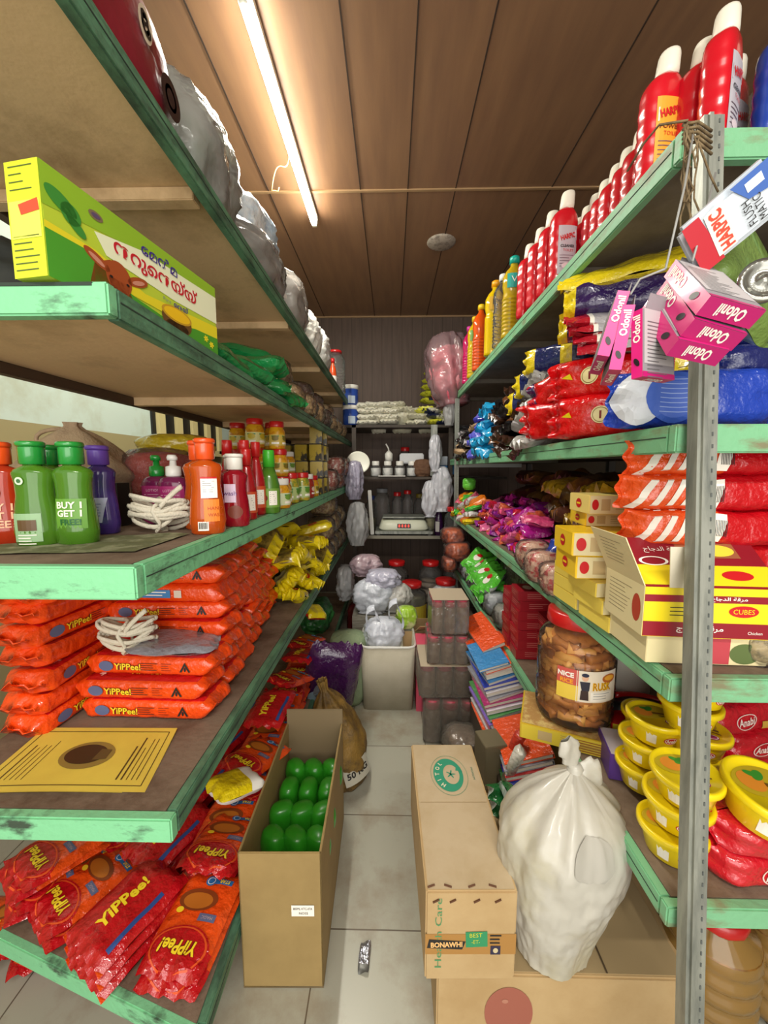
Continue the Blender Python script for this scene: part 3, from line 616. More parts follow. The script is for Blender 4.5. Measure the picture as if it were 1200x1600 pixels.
def coil(name, label, loc, s=1.0, seed=1, rz=0):
    g = G(); m_ = mat('white_cotton_cord', '#cfc7b4', .85, bump=(200, .4)); R = random.Random(seed)
    for k in range(9):
        a = .052 + .016 * R.random(); b = .026 + .012 * R.random(); ph = R.random() * .7; z0 = .010 + .034 * k / 9; tx = R.uniform(-.3, .3)
        pts = [(s * (a * cos(q) + .006 * sin(3 * q + ph)), s * (b * sin(q) * .8), s * (z0 + .012 + .020 * sin(q + ph) * tx * 3 + .006 * cos(2 * q))) for q in [2 * pi * i / 28 for i in range(29)]]
        g.tube(pts, .0042 * s, m_, n=6)
    g.tube([(s * (.0 + .008 * sin(q * 4)), s * .032 * cos(q), s * (.028 + .030 * sin(q))) for q in [2 * pi * i / 20 for i in range(21)]], .0045 * s, m_)
    g.tube([(s * (.01 + .05 * t), s * (-.03 + .01 * t), s * (.045 + .045 * t - .01 * t * t)) for t in [i / 8 for i in range(9)]], .005 * s, m_)
    o = g.build(name, loc=loc, rot=(0, 0, rz)); o.scale = (1, 1, 1.45); return tag(o, label, 'cord')
coil('cord_coil', 'coil of white cotton cord in front of the magenta lotion bottles', (-.585, .955, 1.29), 1.0, 2, .2)
# cloth bag, red net bag
g = G(); cl = mat('beige_cloth', '#b39a7c', .9, bump=(150, .4), mix=('#8f7860', 6, .4, .7))
sack(g, .34, .22, .30, cl, 3, neck=.95, nr=.12, folds=5, amp=.09, flare=.15, base=.9)
g.tube([(-.03 - .07 * sin(q), 0, .25 + .05 * cos(q) * .6) for q in [pi * 2 * i / 20 for i in range(21)]], .006, cl)
tag(g.build('cloth_bag', loc=(-.98, 1.18, 1.29), rot=(0, 0, .2)), 'beige cloth bag with a loop handle standing behind the green bottles', 'bag')
bag_on('net_bag', 'red net bag inside clear plastic behind the magenta lotion bottles', (-.77, 1.28, 1.29), .26, .22, .23, clear, 8, inner=mat('red_net', '#a8382c', .6, bump=(120, .8)), innersc=.92)
bag_on('yellow_bag', 'yellow and dark plastic bag on top of the red net bag', (-.76, 1.36, 1.47), .24, .2, .10, foil('#b8a01e'), 12)
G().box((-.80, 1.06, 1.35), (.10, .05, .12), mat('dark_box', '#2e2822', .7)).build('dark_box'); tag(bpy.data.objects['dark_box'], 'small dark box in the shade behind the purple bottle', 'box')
# newspaper mat on the board
g = G(); g.grid(lambda u, v: Vector((-.95 + .46 * u, .66 + .20 * v + .05 * u, 1.2915 + .002 * sin(u * 9) * v + .0025 * (nz(u * 6, v * 6) + .5))), 20, 8, mat('old_newspaper', '#5f6240', .8, mix=('#8f9070', 18, .45, .6)), smooth=False)
tag(g.build('newspaper'), 'old folded newspaper under the green hand wash bottles', 'newspaper')
# bottled sauces
def sauce(label, x, y, liq, cap, lab, h=.235, r=.029, lid_h=.05):
    t = thing('sauce_bottle', label, 'bottle', (x, y, 1.29), (0, 0, .3), 'sauce bottles on the third left shelf'); G().loft([(0, r * .9, r * .9), (.005, r, r), (h * .45, r, r), (h * .58, r * .8, r * .8), (h * .74, r * .5, r * .5), (h - lid_h, r * .42, r * .42)], liq).build('body', t)
    G().loft([(h - lid_h, r * .58, r * .58), (h - .002, r * .55, r * .55), (h, r * .5, r * .5)], cap).build('cap', t)
    l = G(); f = cylmap(r, h * .25, e=.001); l.rect(lab, f, 0, 0, r * 3.2, h * .3, n=14); f2 = cylmap(r, h * .25, e=.0018); l.rect(ink_w, f2, .012, 0, .028, .05, n=4); l.lines(ink('#5a5a5a'), cylmap(r, h * .25, e=.0024), .012, .02, .022, 6, .007, .0012, .4); l.disc(ink_br, f2, -.018, .0, .012); l.build('label', t)
    return t
ks = mat('ketchup', '#a8141c', .2, coat=.6)
for i, (x, y) in enumerate(((-.475, 1.24), (-.53, 1.24), (-.47, 1.33), (-.52, 1.34), (-.455, 1.20))):
    sauce('red ketchup bottle, %s of the row behind the crimson hand wash' % ORD[i], x, y, ks, redp, ink('#c9502a'), .25 - (.03 if i == 4 else 0))
sauce('green sauce bottle with a bright green neck and white label', -.44, 1.375, mat('green_sauce', '#4a7a22', .25, coat=.5), mat('bright_green_cap', '#3fae2c', .3), ink('#6f9a3a'), .225, .036, .06)
# pickle jars
yj = mat('yellow_pickle', '#d9a21a', .25, coat=.5, mix=('#c07a12', 30, .5, .6)); rj = mat('red_pickle', '#9a2a1a', .25, coat=.5); gj = mat('green_pickle', '#7c8a2a', .25, coat=.5, mix=('#c0a030', 30, .5, .6))
def jl(base, acc):
    def f(l, fn, r, bh):
        for q in (-1.3, 0, 1.3): l.disc(acc, fn, q * r, .008, r * .42, bh * .12); l.rect(ink_w, fn, q * r, -bh * .14, r * .9, bh * .09, n=3); l.rect(ink_g, fn, q * r, bh * .17, r * .9, bh * .05, n=3)
    return f
lab1 = ink('#d9d38a'); jars = {}
def pj(kind):
    if kind not in jars:
        body, lid, lab, acc, r, h = {'big': (yj, redp, lab1, ink('#c8b02a'), .040, .125), 'white': (yj, white, ink('#cfd8b0'), ink('#6f9a3a'), .042, .12), 'small': (yj, redp, ink('#c9b050'), ink('#7a6a1a'), .036, .12), 'red': (rj, white, ink('#a02a22'), ink('#e8c8b8'), .038, .13), 'green': (gj, redp, ink('#a8b878'), ink('#5a8a2a'), .038, .14)}[kind]
        jars[kind] = jar_thing('pickle_jar', 'jar', 'jar', r, h, body, lid, lab, lid_h=.024, lab_fn=jl(0, acc))
    return jars[kind]
PJ = [('white', 460, 785, 0, 'white-lidded yellow pickle jar at the edge beside the green sauce'), ('big', -.475, 1.66, 0, 'red-lidded yellow pickle jar just behind the white-lidded one'), ('green', -.47, 1.78, 0, 'green labelled pickle jar, fourth along the shelf edge'), ('green', -.45, 1.92, 0, 'second green labelled jar along the shelf edge'),
      ('red', -.46, 2.08, 0, 'red-labelled pickle jar with a white lid'), ('small', -.46, 2.22, 0, 'small yellow jar behind the red-labelled one'), ('big', -.57, 1.86, 0, 'yellow pickle jar under two others, behind the green sauce'), ('big', -.57, 1.86, .125, 'yellow pickle jar in the middle of the tallest stack'),
      ('big', -.57, 1.86, .25, 'yellow pickle jar topping the tallest stack'), ('big', -.65, 1.86, .0, 'bottom jar of the stack left of the tallest'), ('big', -.65, 1.86, .125, 'middle jar of the stack left of the tallest'), ('big', -.65, 1.86, .25, 'top jar of the stack left of the tallest'),
      ('big', -.74, 1.86, .0, 'bottom jar of the leftmost pickle stack'), ('big', -.74, 1.86, .125, 'middle jar of the leftmost pickle stack'), ('big', -.74, 1.86, .25, 'top jar of the leftmost pickle stack'), ('small', -.50, 1.72, .125, 'narrow yellow jar standing on two others at the edge'),
      ('small', -.51, 1.72, .245, 'narrow yellow jar topping the edge stack'), ('big', -.60, 1.70, .0, 'bottom jar of the rear pickle stack'), ('big', -.60, 1.70, .125, 'middle jar of the rear pickle stack'), ('big', -.60, 1.70, .25, 'top jar of the rear pickle stack'), ('white', -.56, 1.95, .0, 'wide white-lidded jar behind the green labelled jars'), ('white', -.57, 2.1, .13, 'high white-lidded jar behind the red-labelled one')]
for k, x, y, z, lb in PJ:
    if x > 100: p_ = at(x, y, z=1.29); x, y = -.455, 1.55
    place(pj(k), (x, y, 1.29 + z), (0, 0, R0.uniform(-.3, .3)), lb, 'pickle jars on the third left shelf')
yt = mat('yellow_black_tin', '#a8901e', .35, mix=('#2a2418', 16, .5, .56)); tin = G().box((0, 0, .05), (.075, .09, .10), yt, bev=.003).box((0, 0, .1), (.07, .085, .004), blackp).build('spice_box'); tag(tin, '', 'box')
k = 0
for (x, y) in ((-.47, 2.42), (-.56, 2.42), (-.47, 2.6), (-.58, 2.65), (-.68, 2.5)):
    for lv in range(4 if x > -.5 else 3):
        place(tin, (x, y, 1.29 + .104 * lv), (0, 0, .1 * (lv % 2)), 'yellow and black spice box, %s from the bottom of the %s stack' % (ORD[lv], ['nearest edge', 'second', 'further edge', 'rear', 'inner'][k]), 'yellow and black spice boxes'); 
    k += 1
for i in range(5):
    bag_on('masala_packet', 'hanging clear packet of red and white sweets past the pickle jars, %s' % ORD[i], (-.47 + .03 * (i % 2), 2.85 + .17 * i, 1.29 + (.10 if i % 2 else 0)), .16, .18, .16, clear, 50 + i, inner=mat('mixed_sweets', '#9a4a3a', .5, mix=('#d8c8b8', 40, .5, .58)), group='clear packets past the pickle jars')
# ======== left rack, fourth board: noodle multipacks ========
f_or = foil('#e8480f', .25); f_rd = foil('#c4151b', .22); f_dkr = foil('#9c1016', .22)
lemon = ink('#f2d42a'); inkslate = ink('#5a6488'); deepred = ink('#b50f18'); brown2 = ink('#8a4a1c')
def yip(g, fn, x, y, h, rot=0, col=None):
    up = lambda e: (lambda a, b: fn(a, b) + Vector((0, 0, e)))
    g.text('YiPPee!', col or lemon, up(.001), x, y, h, rot=rot, bold=.035, shear=.1)
def side_print(g, fs, ft, L, W, H):
    fz = lambda e: (lambda a, b: fs(a, b) + Vector((0, -e, 0)))
    g.disc(inkslate, fs, -.40 * L + .03, .0, .020, .014); g.lines(ink_k, fs, .02 * L, .010, .05, 4, .006, .0015, .4); g.lines(ink('#8c2a10'), fs, .15 * L, .010, .03, 4, .006, .0015, .4)
    g.text('YiPPee!', ink('#7a1a10'), fs, -.15 * L, 0, .020, bold=.09); g.text('YiPPee!', lemon, fz(.0008), -.15 * L, 0, .018, bold=.02)
    x = .29 * L; g.poly(ink_k, fs, [(x - .015, -.011), (x, .016), (x + .015, -.011), (x + .009, -.011), (x, .006), (x - .009, -.011)]); g.disc(ink_k, fs, x, -.004, .003, .006)
    g.text('YiPPee!', lemon, ft, 0, -.02, .022, bold=.02); g.text('4', ink_w, ft, -.32 * L, -.03, .024, bold=.02)
def side_print2(g, fs, ft, L, W, H):
    g.rect(ink('#3f7fb8'), fs, -.02, 0, .10, .024, n=2); g.lines(ink_w, lambda a, b: fs(a, b) + Vector((0, -.0006, 0)), -.02, .005, .08, 2, .009, .003, .2)
    R = random.Random(3); g.rect(ink('#d8c8b8'), fs, .052, 0, .022, .022, n=1)
    g.text('4', ink_w, ft, -.3 * L, -.03, .024, bold=.02); g.lines(ink('#ffb090'), fs, -.12, .006, .06, 3, .006, .002, .4)
NL, NW, NH = .36, .125, .056
packs = [brick(NL, NW, NH, f_rd, f_or, 11, side_print).mesh('noodle_multipack'), brick(NL, NW, NH, f_rd, f_or, 23, side_print).mesh('noodle_multipack'), brick(NL, NW, NH, f_or, f_or, 37, side_print2).mesh('noodle_multipack'), brick(NL, NW, NH, f_dkr, f_or, 41, None).mesh('noodle_multipack')]
def mobj(me, name, loc, rot, label, cat, group=None, scale=1):
    o = bpy.data.objects.new(name, me); COL.objects.link(o); o.location = loc; o.rotation_euler = rot; o.scale = (scale,) * 3
    return tag(o, label, cat, group)
GN = 'orange noodle multipacks on the fourth left shelf'
cols = [(.995, 3), (1.13, 7), (1.27, 7), (1.41, 7), (1.55, 6), (1.69, 5)]
for ci, (y, n) in enumerate(cols):
    for k in range(n):
        R = random.Random(ci * 20 + k); q = .786 + NH * (k + .5) * .98
        tilt = 0
        mobj(packs[(2 if (ci == 1 and k == 5) else (0 if ci < 2 else (k + ci) % 4))], 'noodle_multipack', (-.655 - .012 * (ci) + R.uniform(-.012, .008), y + R.uniform(-.006, .006) + (.02 if (ci == 0 and k == 2) else 0), q), (R.uniform(-.02, .02), tilt, R.uniform(-.05, .05)),
             'orange noodle multipack, %s up in the %s stack from the front' % (ORD[k], ORD[ci]), 'noodle packet', GN)
for k in range(21):      # darker stacks towards the wall, lying the other way
    R = random.Random(90 + k); ci, lv = k // 7, k % 7
    mobj(packs[3 if k % 2 else 0], 'noodle_multipack', (-.90, 1.04 + ci * .36, .815 + lv * .056), (0, R.uniform(-.06, .06), 1.57 + R.uniform(-.15, .15)), 'noodle multipack by the wall, %s up in the %s lengthwise stack' % (ORD[lv], ORD[ci]), 'noodle packet', GN)
coil('cord_coil', 'coil of white cotton cord lying on the orange noodle multipacks', (-.715, .985, .955), 1.05, 6, .1)
t = pouch(.22, .16, .03, foil('#8d8f98'), None, 5, .006, boxy=.6).build('grey_packet', loc=(-.60, 1.02, .966), rot=(0, .1, .3)); tag(t, 'crumpled grey packet behind the cord on the noodle stack', 'packet')
# newspaper sheet with a printed portrait oval and text columns
g = G(); pap = mat('yellow_paper', '#d8bf4a', .7, mix=('#cdb043', 6, .4, .7)); a0, a1, a2, a3 = Vector((-.87, .700, 0)), Vector((-.508, .712, 0)), Vector((-.545, .90, 0)), Vector((-.885, .895, 0))
def pp(x, y, e=0):
    u, v = (x / .36 + .5), (y / .19 + .5); u = max(-.02, min(1.02, u)); v = max(-.02, min(1.02, v))
    q = (a0 * (1 - u) + a1 * u) * (1 - v) + (a3 * (1 - u) + a2 * u) * v; return Vector((q.x, q.y, .7885 + .003 * sin(u * 4) * (1 - v) + .004 * v * v + e))
g.grid(lambda u, v: pp((u - .5) * .36, (v - .5) * .19), 14, 8, pap); g.grid(lambda u, v: pp((u - .5) * .36, (v - .5) * .19, -.0015), 14, 8, pap)
ip = ink('#4a3a1c'); p1 = lambda x, y: pp(x, y, .0008); p2 = lambda x, y: pp(x, y, .0012)
for (x, y, w, h) in ((0, .08, .33, .002), (0, -.08, .33, .002), (-.165, 0, .002, .16), (.165, 0, .002, .16)): g.rect(ip, p1, x, y, w, h, n=6)
g.disc(ink('#8a7638'), p1, 0, .004, .062, .042, n=30); g.disc(ink('#3a2e18'), p2, -.004, .006, .048, .030, n=30); g.poly(ink('#5a4a26'), lambda x, y: pp(x, y, .0016), [(.02, -.012), (.05, -.008), (.05, .02), (.024, .022)])
for k in range(5):
    g.lines(ip, p1, .105 + k * .011, 0, .13, 1, .01, .0035 if k < 2 else .0018, .3, rot=pi / 2, seed=k); g.lines(ip, p1, -.145 + k * .012, 0, .13, 1, .01, .003 if k < 1 else .0016, .5, rot=pi / 2, seed=k + 9)
tag(g.build('printed_leaflet'), 'yellow printed leaflet with a dark oval portrait on the fourth left shelf', 'leaflet')
# yellow noodle and snack bags further along
fy = foil('#e0c814', .2); fy2 = foil('#b8a01c', .25); fclr = mat('clear_yellow_goods', '#9a8436', .3, coat=.5, mix=('#5a4a22', 30, .45, .6))
def ydec(g, fn, L, W):
    up = lambda x, y: fn(x, y) + Vector((0, 0, .0008)); g.disc(ink_r, fn, .0, 0, L * .13, W * .2); g.text('O', ink_y, up, 0, 0, W * .2)
yb = [pouch(.20, .15, .06, fy, fy, 3, .018, decal=ydec, nu=38, nv=20).mesh('yellow_packet'), pouch(.20, .15, .06, fclr, fy, 8, .018, nu=38, nv=20, bands=((-1, -.55, fy), (.5, 1, fy))).mesh('yellow_packet'), pouch(.2, .15, .07, fclr, fy, 15, .018, nu=38, nv=20, bands=((-1, -.3, fy), (.7, 1, fy))).mesh('yellow_packet')]
R = random.Random(5); k = 0
spots = [(-.50, 1.86, .82), (-.50, 2.0, .85), (-.52, 1.88, .90), (-.50, 2.12, .82), (-.52, 2.05, .93), (-.53, 1.80, 1.02), (-.50, 1.94, 1.0), (-.48, 2.14, .93), (-.50, 2.3, .83), (-.54, 2.2, 1.0), (-.6, 1.7, 1.12), (-.62, 1.85, 1.13), (-.66, 1.62, 1.15), (-.48, 2.4, .9), (-.47, 2.1, 1.04), (-.6, 2.05, 1.1)]
for (x, y, z) in spots:
    mobj(yb[k % 3], 'yellow_packet', (x, y, z), (R.uniform(-.7, .7), R.uniform(-.2, .6), R.uniform(-.6, 2.2)), ['glossy yellow packet', 'yellow packet with a clear window', 'dull yellow packet'][k % 3] + ' past the orange multipacks, %s from the front' % ORD[k], 'packet', 'yellow packets on the fourth left shelf'); k += 1
tag(pouch(.22, .10, .06, fy, fy, 30, .006, decal=ydec).build('yellow_packet', loc=(-.47, 2.28, 1.09), rot=(.2, -.25, .2)), 'smooth bright yellow packet topping the yellow pile', 'packet')
tag(pouch(.14, .10, .04, f_rd, f_rd, 31, .004).build('red_packet', loc=(-.45, 2.2, 1.03), rot=(.2, 0, .2)), 'small red packet under the smooth yellow packet', 'packet')
for i, (x, y) in enumerate(((-.62, 2.45), (-.70, 2.2), (-.60, 2.7))):
    t = jar_thing('steel_tin', 'shiny grey round tin behind the yellow packets, ' + ['middle one', 'nearest one', 'furthest one'][i], 'tin', .06, .22, mat('shiny_tin', '#8f8f88', .2, metal=.8), mat('shiny_tin', '#8f8f88', .2, metal=.8), lid_h=.02); t.location = (x, y, .786)
for i, (x, y, z) in enumerate(((-.50, 2.62, .79), (-.5, 2.85, .79), (-.5, 3.1, .79), (-.5, 3.35, .79), (-.5, 2.7, .95), (-.5, 3.0, .96), (-.5, 3.3, .98), (-.51, 2.85, 1.1))):
    bag_on('snack_bag', 'clear bag of brown snacks far along the fourth left shelf, %s' % ORD[i], (x, y, z), .2, .24, .16, clear, 70 + i, inner=mat('brown_snack', '#7a5a34', .6, mix=('#b09a6a', 40, .45, .6)), group='clear snack bags on the fourth left shelf')

# ======== left rack, bottom board: red and orange noodle packets ========
f_or2 = foil('#dd4a12', .2); f_red2 = foil('#b3121a', .18)
def front_print(g, fn, L, W):
    up = lambda e: (lambda a, b: fn(a, b) + Vector((0, 0, e)))
    g.disc(f_red2, up(.0003), -L * .30, 0, L * .20, W * .47, n=28, rings=5); g.disc(ink('#d8501c'), up(.0010), -L * .30, 0, L * .185, W * .44, r0=.93, n=28, rings=1)
    fl = lambda a, b: fn(a, b)
    g.text('YiPPee!', ink('#6a0d10'), up(.0012), -L * .29, .0, L * .125, w=W * .62, rot=pi / 2, bold=.10, shear=.1); g.text('YiPPee!', lemon, up(.0018), -L * .29, 0, L * .12, w=W * .60, rot=pi / 2, bold=.03, shear=.1)
    g.rect(inkslate, up(.0006), -L * .02, -W * .22, L * .07, W * .28, n=4); g.text('MAGIC', ink('#b8a0a0'), up(.0012), -L * .02, -W * .22, L * .03, rot=pi / 2)
    g.disc(ink('#7d3a14'), up(.0006), L * .14, W * .05, L * .11, W * .33, n=24, rings=4); g.disc(ink('#b3681e'), up(.0010), L * .13, W * .05, L * .08, W * .25, n=24, rings=4); g.disc(lemon, up(.0014), L * .03, W * .28, L * .03, W * .06)
    g.rect(ink('#1f6aa8'), up(.0006), L * .34, -W * .2, L * .06, W * .36, n=4); g.disc(ink('#1f6aa8'), up(.0009), L * .34, 0, L * .055, W * .09, rings=2); g.disc(ink('#d8e4ee'), up(.0013), L * .34, 0, L * .04, W * .065, r0=.8, rings=1); g.text('STAR', lemon, up(.0013), L * .34, -W * .24, L * .04, rot=pi / 2, bold=.03)
np = [pouch(.235, .165, .035, f_or2, f_red2, s, .0045, crimp=.05, boxy=.55, end=.06, decal=front_print, bands=((-1, -.5, f_red2), (.9, 1, f_red2))).mesh('noodle_packet') for s in (2, 12)]
np.append(pouch(.235, .165, .04, f_red2, f_or2, 22, .006, boxy=.55, decal=lambda g, fn, L, W: (yip(g, fn, -.01, .01, .032), g.rect(ink('#2a4a8a'), lambda a, b: fn(a, b) + Vector((0, 0, .0006)), -.02, -.06, .14, .012, n=4))).mesh('noodle_packet'))
GB = 'red and orange noodle packets on the bottom left shelf'
lst = []
k = 0
for i in range(11):       # edge column, overlapping like shingles
    y = .865 + .20 * i; z = .235 + .012 * min(i, 2)
    if i < 8:
        for lv in range(3 if i else 2):
            zz = z + .032 * lv; lst.append((np[(i + lv) % 2], (-.515 - .01 * (i % 2), y + .01 * lv, zz), (.0, -.05, 1.57 - (.10 if i == 0 else R.uniform(-.08, .12))), 'noodle packet, %s along the edge of the bottom shelf, %s layer' % (ORD[i], ['lowest', 'second', 'top'][lv])))
for i in range(5):        # inner column
    for lv in range(3):
        lst.append((np[2], (-.69 - .01 * i, .88 + .21 * i, .23 + .034 * lv), (.05, .0, 1.15 + .05 * i), 'red noodle packet, %s in the inner column of the bottom shelf, layer %s' % (ORD[i], ['lowest', 'middle', 'uppermost'][lv])))
for i in range(4):
    for lv in range(2):
        lst.append((np[i % 2], (-.86 - .0 * i, .95 + .2 * i, .235 + .036 * lv), (0, .05, 1.0), 'noodle packet, %s by the wall on the bottom shelf, %s one' % (ORD[i], ['lower', 'upper'][lv])))
for me, l, r, lb in lst: mobj(me, 'noodle_packet', l, r, lb, 'noodle packet', GB)
for i, (x, y, z, rx) in enumerate(((-.50, 1.02, .34, .25), (-.50, 1.30, .39, .2), (-.52, 1.55, .42, -.1), (-.5, 1.78, .42, .3), (-.5, 2.02, .42, .2), (-.52, 2.22, .4, .1))):
    mobj(np[[1, 0, 2, 0, 2, 0][i]], 'noodle_packet', (x, y, z), (rx * .3, rx, 1.5 - .3 * (i % 2)), 'loose noodle packet on top of the edge column, %s from the front' % ORD[i], 'noodle packet', GB)
tag(pouch(.17, .12, .05, fy, white, 40, .004, bands=((.3, 1, white),), boxy=.6).build('yellow_white_packet', loc=(-.505, 1.13, .43), rot=(0, .3, .9)), 'yellow packet with a white end beside the noodle packets under the fourth shelf', 'packet')
tag(pouch(.15, .11, .05, fy, f_rd, 44, .008).build('yellow_packet', loc=(-.46, 2.2, .60), rot=(.5, .3, .9)), 'crumpled yellow packet high on the far noodle packets', 'packet')
tag(lump(G(), .22, .3, .2, mat('green_leaf_bag', '#2a6a30', .35, mix=('#0f3a1c', 12, .4, .6), bump=(30, 1)), 4, .2).build('green_bag', loc=(-.52, 2.55, .35)), 'dark green crumpled bag at the far end of the bottom left shelf', 'bag')
for i in range(4):        # near the wall at the very front of the board
    mobj(np[(i + 1) % 2], 'noodle_packet', (-.99 + .03 * (i % 2), 1.0 + .0 * i, .235 + .036 * i), (.0, .05, .75 + .1 * i), 'noodle packet lying at the front corner by the wall, %s up' % ORD[i], 'noodle packet', GB)
for i in range(5):        # packets on the floor below
    mobj(np[i % 2], 'noodle_packet', (-.72 - .11 * i, 1.02 - .0 * i, .03 + .03 * (i % 3)), (.1, .1 * (i % 2), 1.2 + .3 * i), 'noodle packet on the floor under the bottom shelf, %s from the aisle' % ORD[i], 'noodle packet', 'noodle packets on the floor')

# ======== floor, left side ========
crt = thing('cardboard_carton', 'open tan cardboard carton with a handwritten white label, holding green packs', 'carton', (-.300, .915, 0), (0, 0, radians(1)))
cb2 = mat('tan_cardboard', '#9a8150', .75, mix=('#8d7547', 7, .4, .7)); cbin = mat('cardboard_inside', '#77664a', .85)
W_, D_, H_ = .225, .53, .425
G().box((0, .003, H_ / 2), (W_, .006, H_), cb2, bev=.002).build('front_panel', crt)
for s in (-1, 1): G().box((s * (W_ / 2 - .003), D_ / 2, H_ / 2), (.006, D_, H_), cb2, bev=.002).build('side_panel', crt)
G().box((0, D_, H_ / 2 + .03), (W_, .006, H_ + .06), cbin, bev=.002).build('back_panel', crt); G().box((0, D_ / 2, .004), (W_, D_, .006), cbin).build('base_panel', crt)
l = G(); fz = plane((.06, -.0015, .25), (1, 0, 0), (0, 0, 1), .0003); l.rect(ink_w, fz, 0, 0, .062, .034, n=1); fz2 = plane((.06, -.0025, .25), (1, 0, 0), (0, 0, 1), .0003)
l.text('800ML KTC-07A', ink_k, fz2, 0, .007, .007, w=.052); l.text('NOS5', ink_k, fz2, .002, -.007, .007); l.build('label', crt, label='white handwritten label')
gnb = mat('bright_green_pack', '#2c8c1c', .35, coat=.4, mix=('#1f7a14', 9, .4, .7))
ball = lump(G(), .068, .088, .10, gnb, 3, .04, n=24).build('green_pack'); tag(ball, '', 'pack'); k = 0
for j in range(5):
    for i in range(3):
        place(ball, (-.370 + i * .070, .985 + j * .095, .22), (0, 0, j), 'round green pack inside the tan carton, row %s from the front, %s' % (['one', 'two', 'three', 'four', 'five'][j], ['left', 'middle', 'right'][i]), 'round green packs inside the tan carton')
G().box((0, .265, .11), (.20, .48, .20), cbin).build('inner_tray', crt)
ppl = thing('detergent_bag', 'dark purple glossy bag with a pale blue label leaning out under the left rack', 'bag', (-.33, 2.02, .30), (radians(8), radians(10), .2))
g = G(); S = pouch_fn(.42, .30, .13, 9, .012, .05, .6); pm = foil('#3d1648', .2)
for sd in (1, -1): g.grid(lambda a, b: (lambda q: Vector((q.y, -q.z, q.x)))(S(a * 2 - 1, (b * 2 - 1) * sd, sd)), 24, 14, pm)
f = lambda x, y: (lambda q: Vector((q.y, -q.z, q.x)))(S(max(-1, min(1, y / .21)), max(-1, min(1, x / .15)), 1, .003)); g.disc(ink('#9ab0c0'), f, -.05, -.10, .07, .06); g.disc(ink('#6a6a70'), f, -.06, -.05, .035, .045); g.build('bag_body', ppl)
sk2 = mat('brown_woven_sack', '#8a6a2c', .6, mix=('#5a4420', 8, .45, .6), bump=(120, .4))
t = thing('woven_sack', 'brown and yellow woven sack slumped on the floor behind the tan carton', 'sack', (-.20, 1.66, 0), (0, radians(-14), 0))
sack(G(), .24, .26, .50, sk2, 5, neck=.9, nr=.15, amp=.09, folds=8, flare=.2).build('sack_body', t)
l = G(); l.rect(ink('#b8b4a4'), cylmap(.125, .10, face=-.9, e=.006), 0, 0, .13, .09, n=8); l.text('50 KG', ink_k, cylmap(.125, .10, face=-.9, e=.008), 0, 0, .03, bold=.03); l.build('printed_panel', t)
t = thing('flour_sack', 'pale green round sack standing behind the purple bag', 'sack', (-.27, 2.28, 0)); lump(G(), .24, .24, .44, mat('pale_green_sack', '#8a9a78', .7, bump=(40, .5)), 6, .06, p=4).build('sack_body', t)
bag_on('shop_bag', 'pale crumpled plastic bag hanging out at the far end of the left rack', (-.37, 3.0, .42), .14, .3, .26, hazew, 66, amp=.25)
bag_on('shop_bag', 'white plastic bag bundle hanging from the far end of the left rack', (-.30, 3.35, .78), .18, .2, .38, hazew, 61, amp=.28)
bag_on('shop_bag', 'lilac bundle of clear bags hanging above the white bag bundle', (-.33, 3.4, 1.18), .16, .2, .34, mat('lilac_bag', '#9a95a8', .25, bump=(40, 1), coat=.5), 63, amp=.25)
# wrapper on the floor
tag(pouch(.075, .033, .006, mat('silver_foil', '#b9bcc8', .2, metal=.9, bump=(70, .8)), None, 3, .003, bands=((-1, -.45, mat('dull_silver', '#6a6a66', .4, metal=.5)),)).build('sachet', loc=(-.078, .985, .006), rot=(0, 0, 1.52)), 'small silver sachet lying on the floor tiles', 'sachet')
# ======== right rack, top board: cleaner bottles ========
hred = mat('cleaner_red', '#c80f22', .25, coat=.5); hcap = mat('cream_cap', '#e9e4d4', .4)
def flat_front(r, ry, p, face=1):    # map on the -y face of a superellipse body
    return lambda e, z0: (lambda x, y: Vector((x, -ry * max(0, 1 - min(1, abs(x / r)) ** p) ** (1 / p) - e, z0 + y)))
def harpic(name, label, body, h=.30, lab=ink('#b9b4bc'), style=0, labelled=True):
    t = thing(name, label, 'bottle'); k = h / .30; g = G()
    def rip(a, z):      # moulded staggered bricks on the sides
        if not (.02 < z / k < .19): return 1
        c = abs(cos(a)); row = int(z / k / .017); return 1 + (.035 if c > .62 and (row % 2) else 0)
    prof = [(0, .040, .024, 0), (.004, .045, .028, 0)] + [(.012 + .0085 * i, .046, .029, 0) for i in range(22)] + [(.202, .044, .028, 0), (.214, .039, .027, .001), (.224, .031, .024, .003), (.231, .022, .021, .006)]
    g.loft([(z * k, a, b, c, 0, 2.8) for z, a, b, c in prof], body, n=30, rip=rip).build('body', t)
    c = G(); c.loft([(.228 * k, .023, .022, .006, 0), (.245 * k, .0235, .0225, .008, 0), (.276 * k, .022, .021, .011, 0), (.283 * k, .020, .019, .012, 0), (.286 * k, .014, .013, .013, 0)], hcap, n=20).build('cap', t)
    if labelled:
        F = flat_front(.046, .029, 2.8); l = G(); l.rect(lab, F(.0012, .1 * k), .002, 0, .066, .145 * k, n=8)
        l.poly(ink_w if style else ink('#d9c6cc'), F(.002, .1 * k), [(-.028, .022), (.030, .040), (.030, .066), (-.028, .05)]); l.text('HARPIC', ink_r, F(.0028, .1 * k), .001, .043, .017, w=.052, rot=.28, bold=.04)
        l.text('CLEANER' if not style else 'POWER', ink_k if not style else ink('#7a3a10'), F(.0024, .1 * k), .001, .012, .009, w=.05, bold=.03); l.text('TOILET', ink_r, F(.0024, .1 * k), .004, -.002, .008); l.lines(ink('#6a5560'), F(.002, .1 * k), 0, -.018, .05, 5, .009, .002, .4); l.disc(ink('#e3d3d8'), F(.002, .1 * k), .0, -.052, .018, .01)
        l.build('label', t)
    return t
GH = 'red toilet cleaner bottles on the top right shelf'
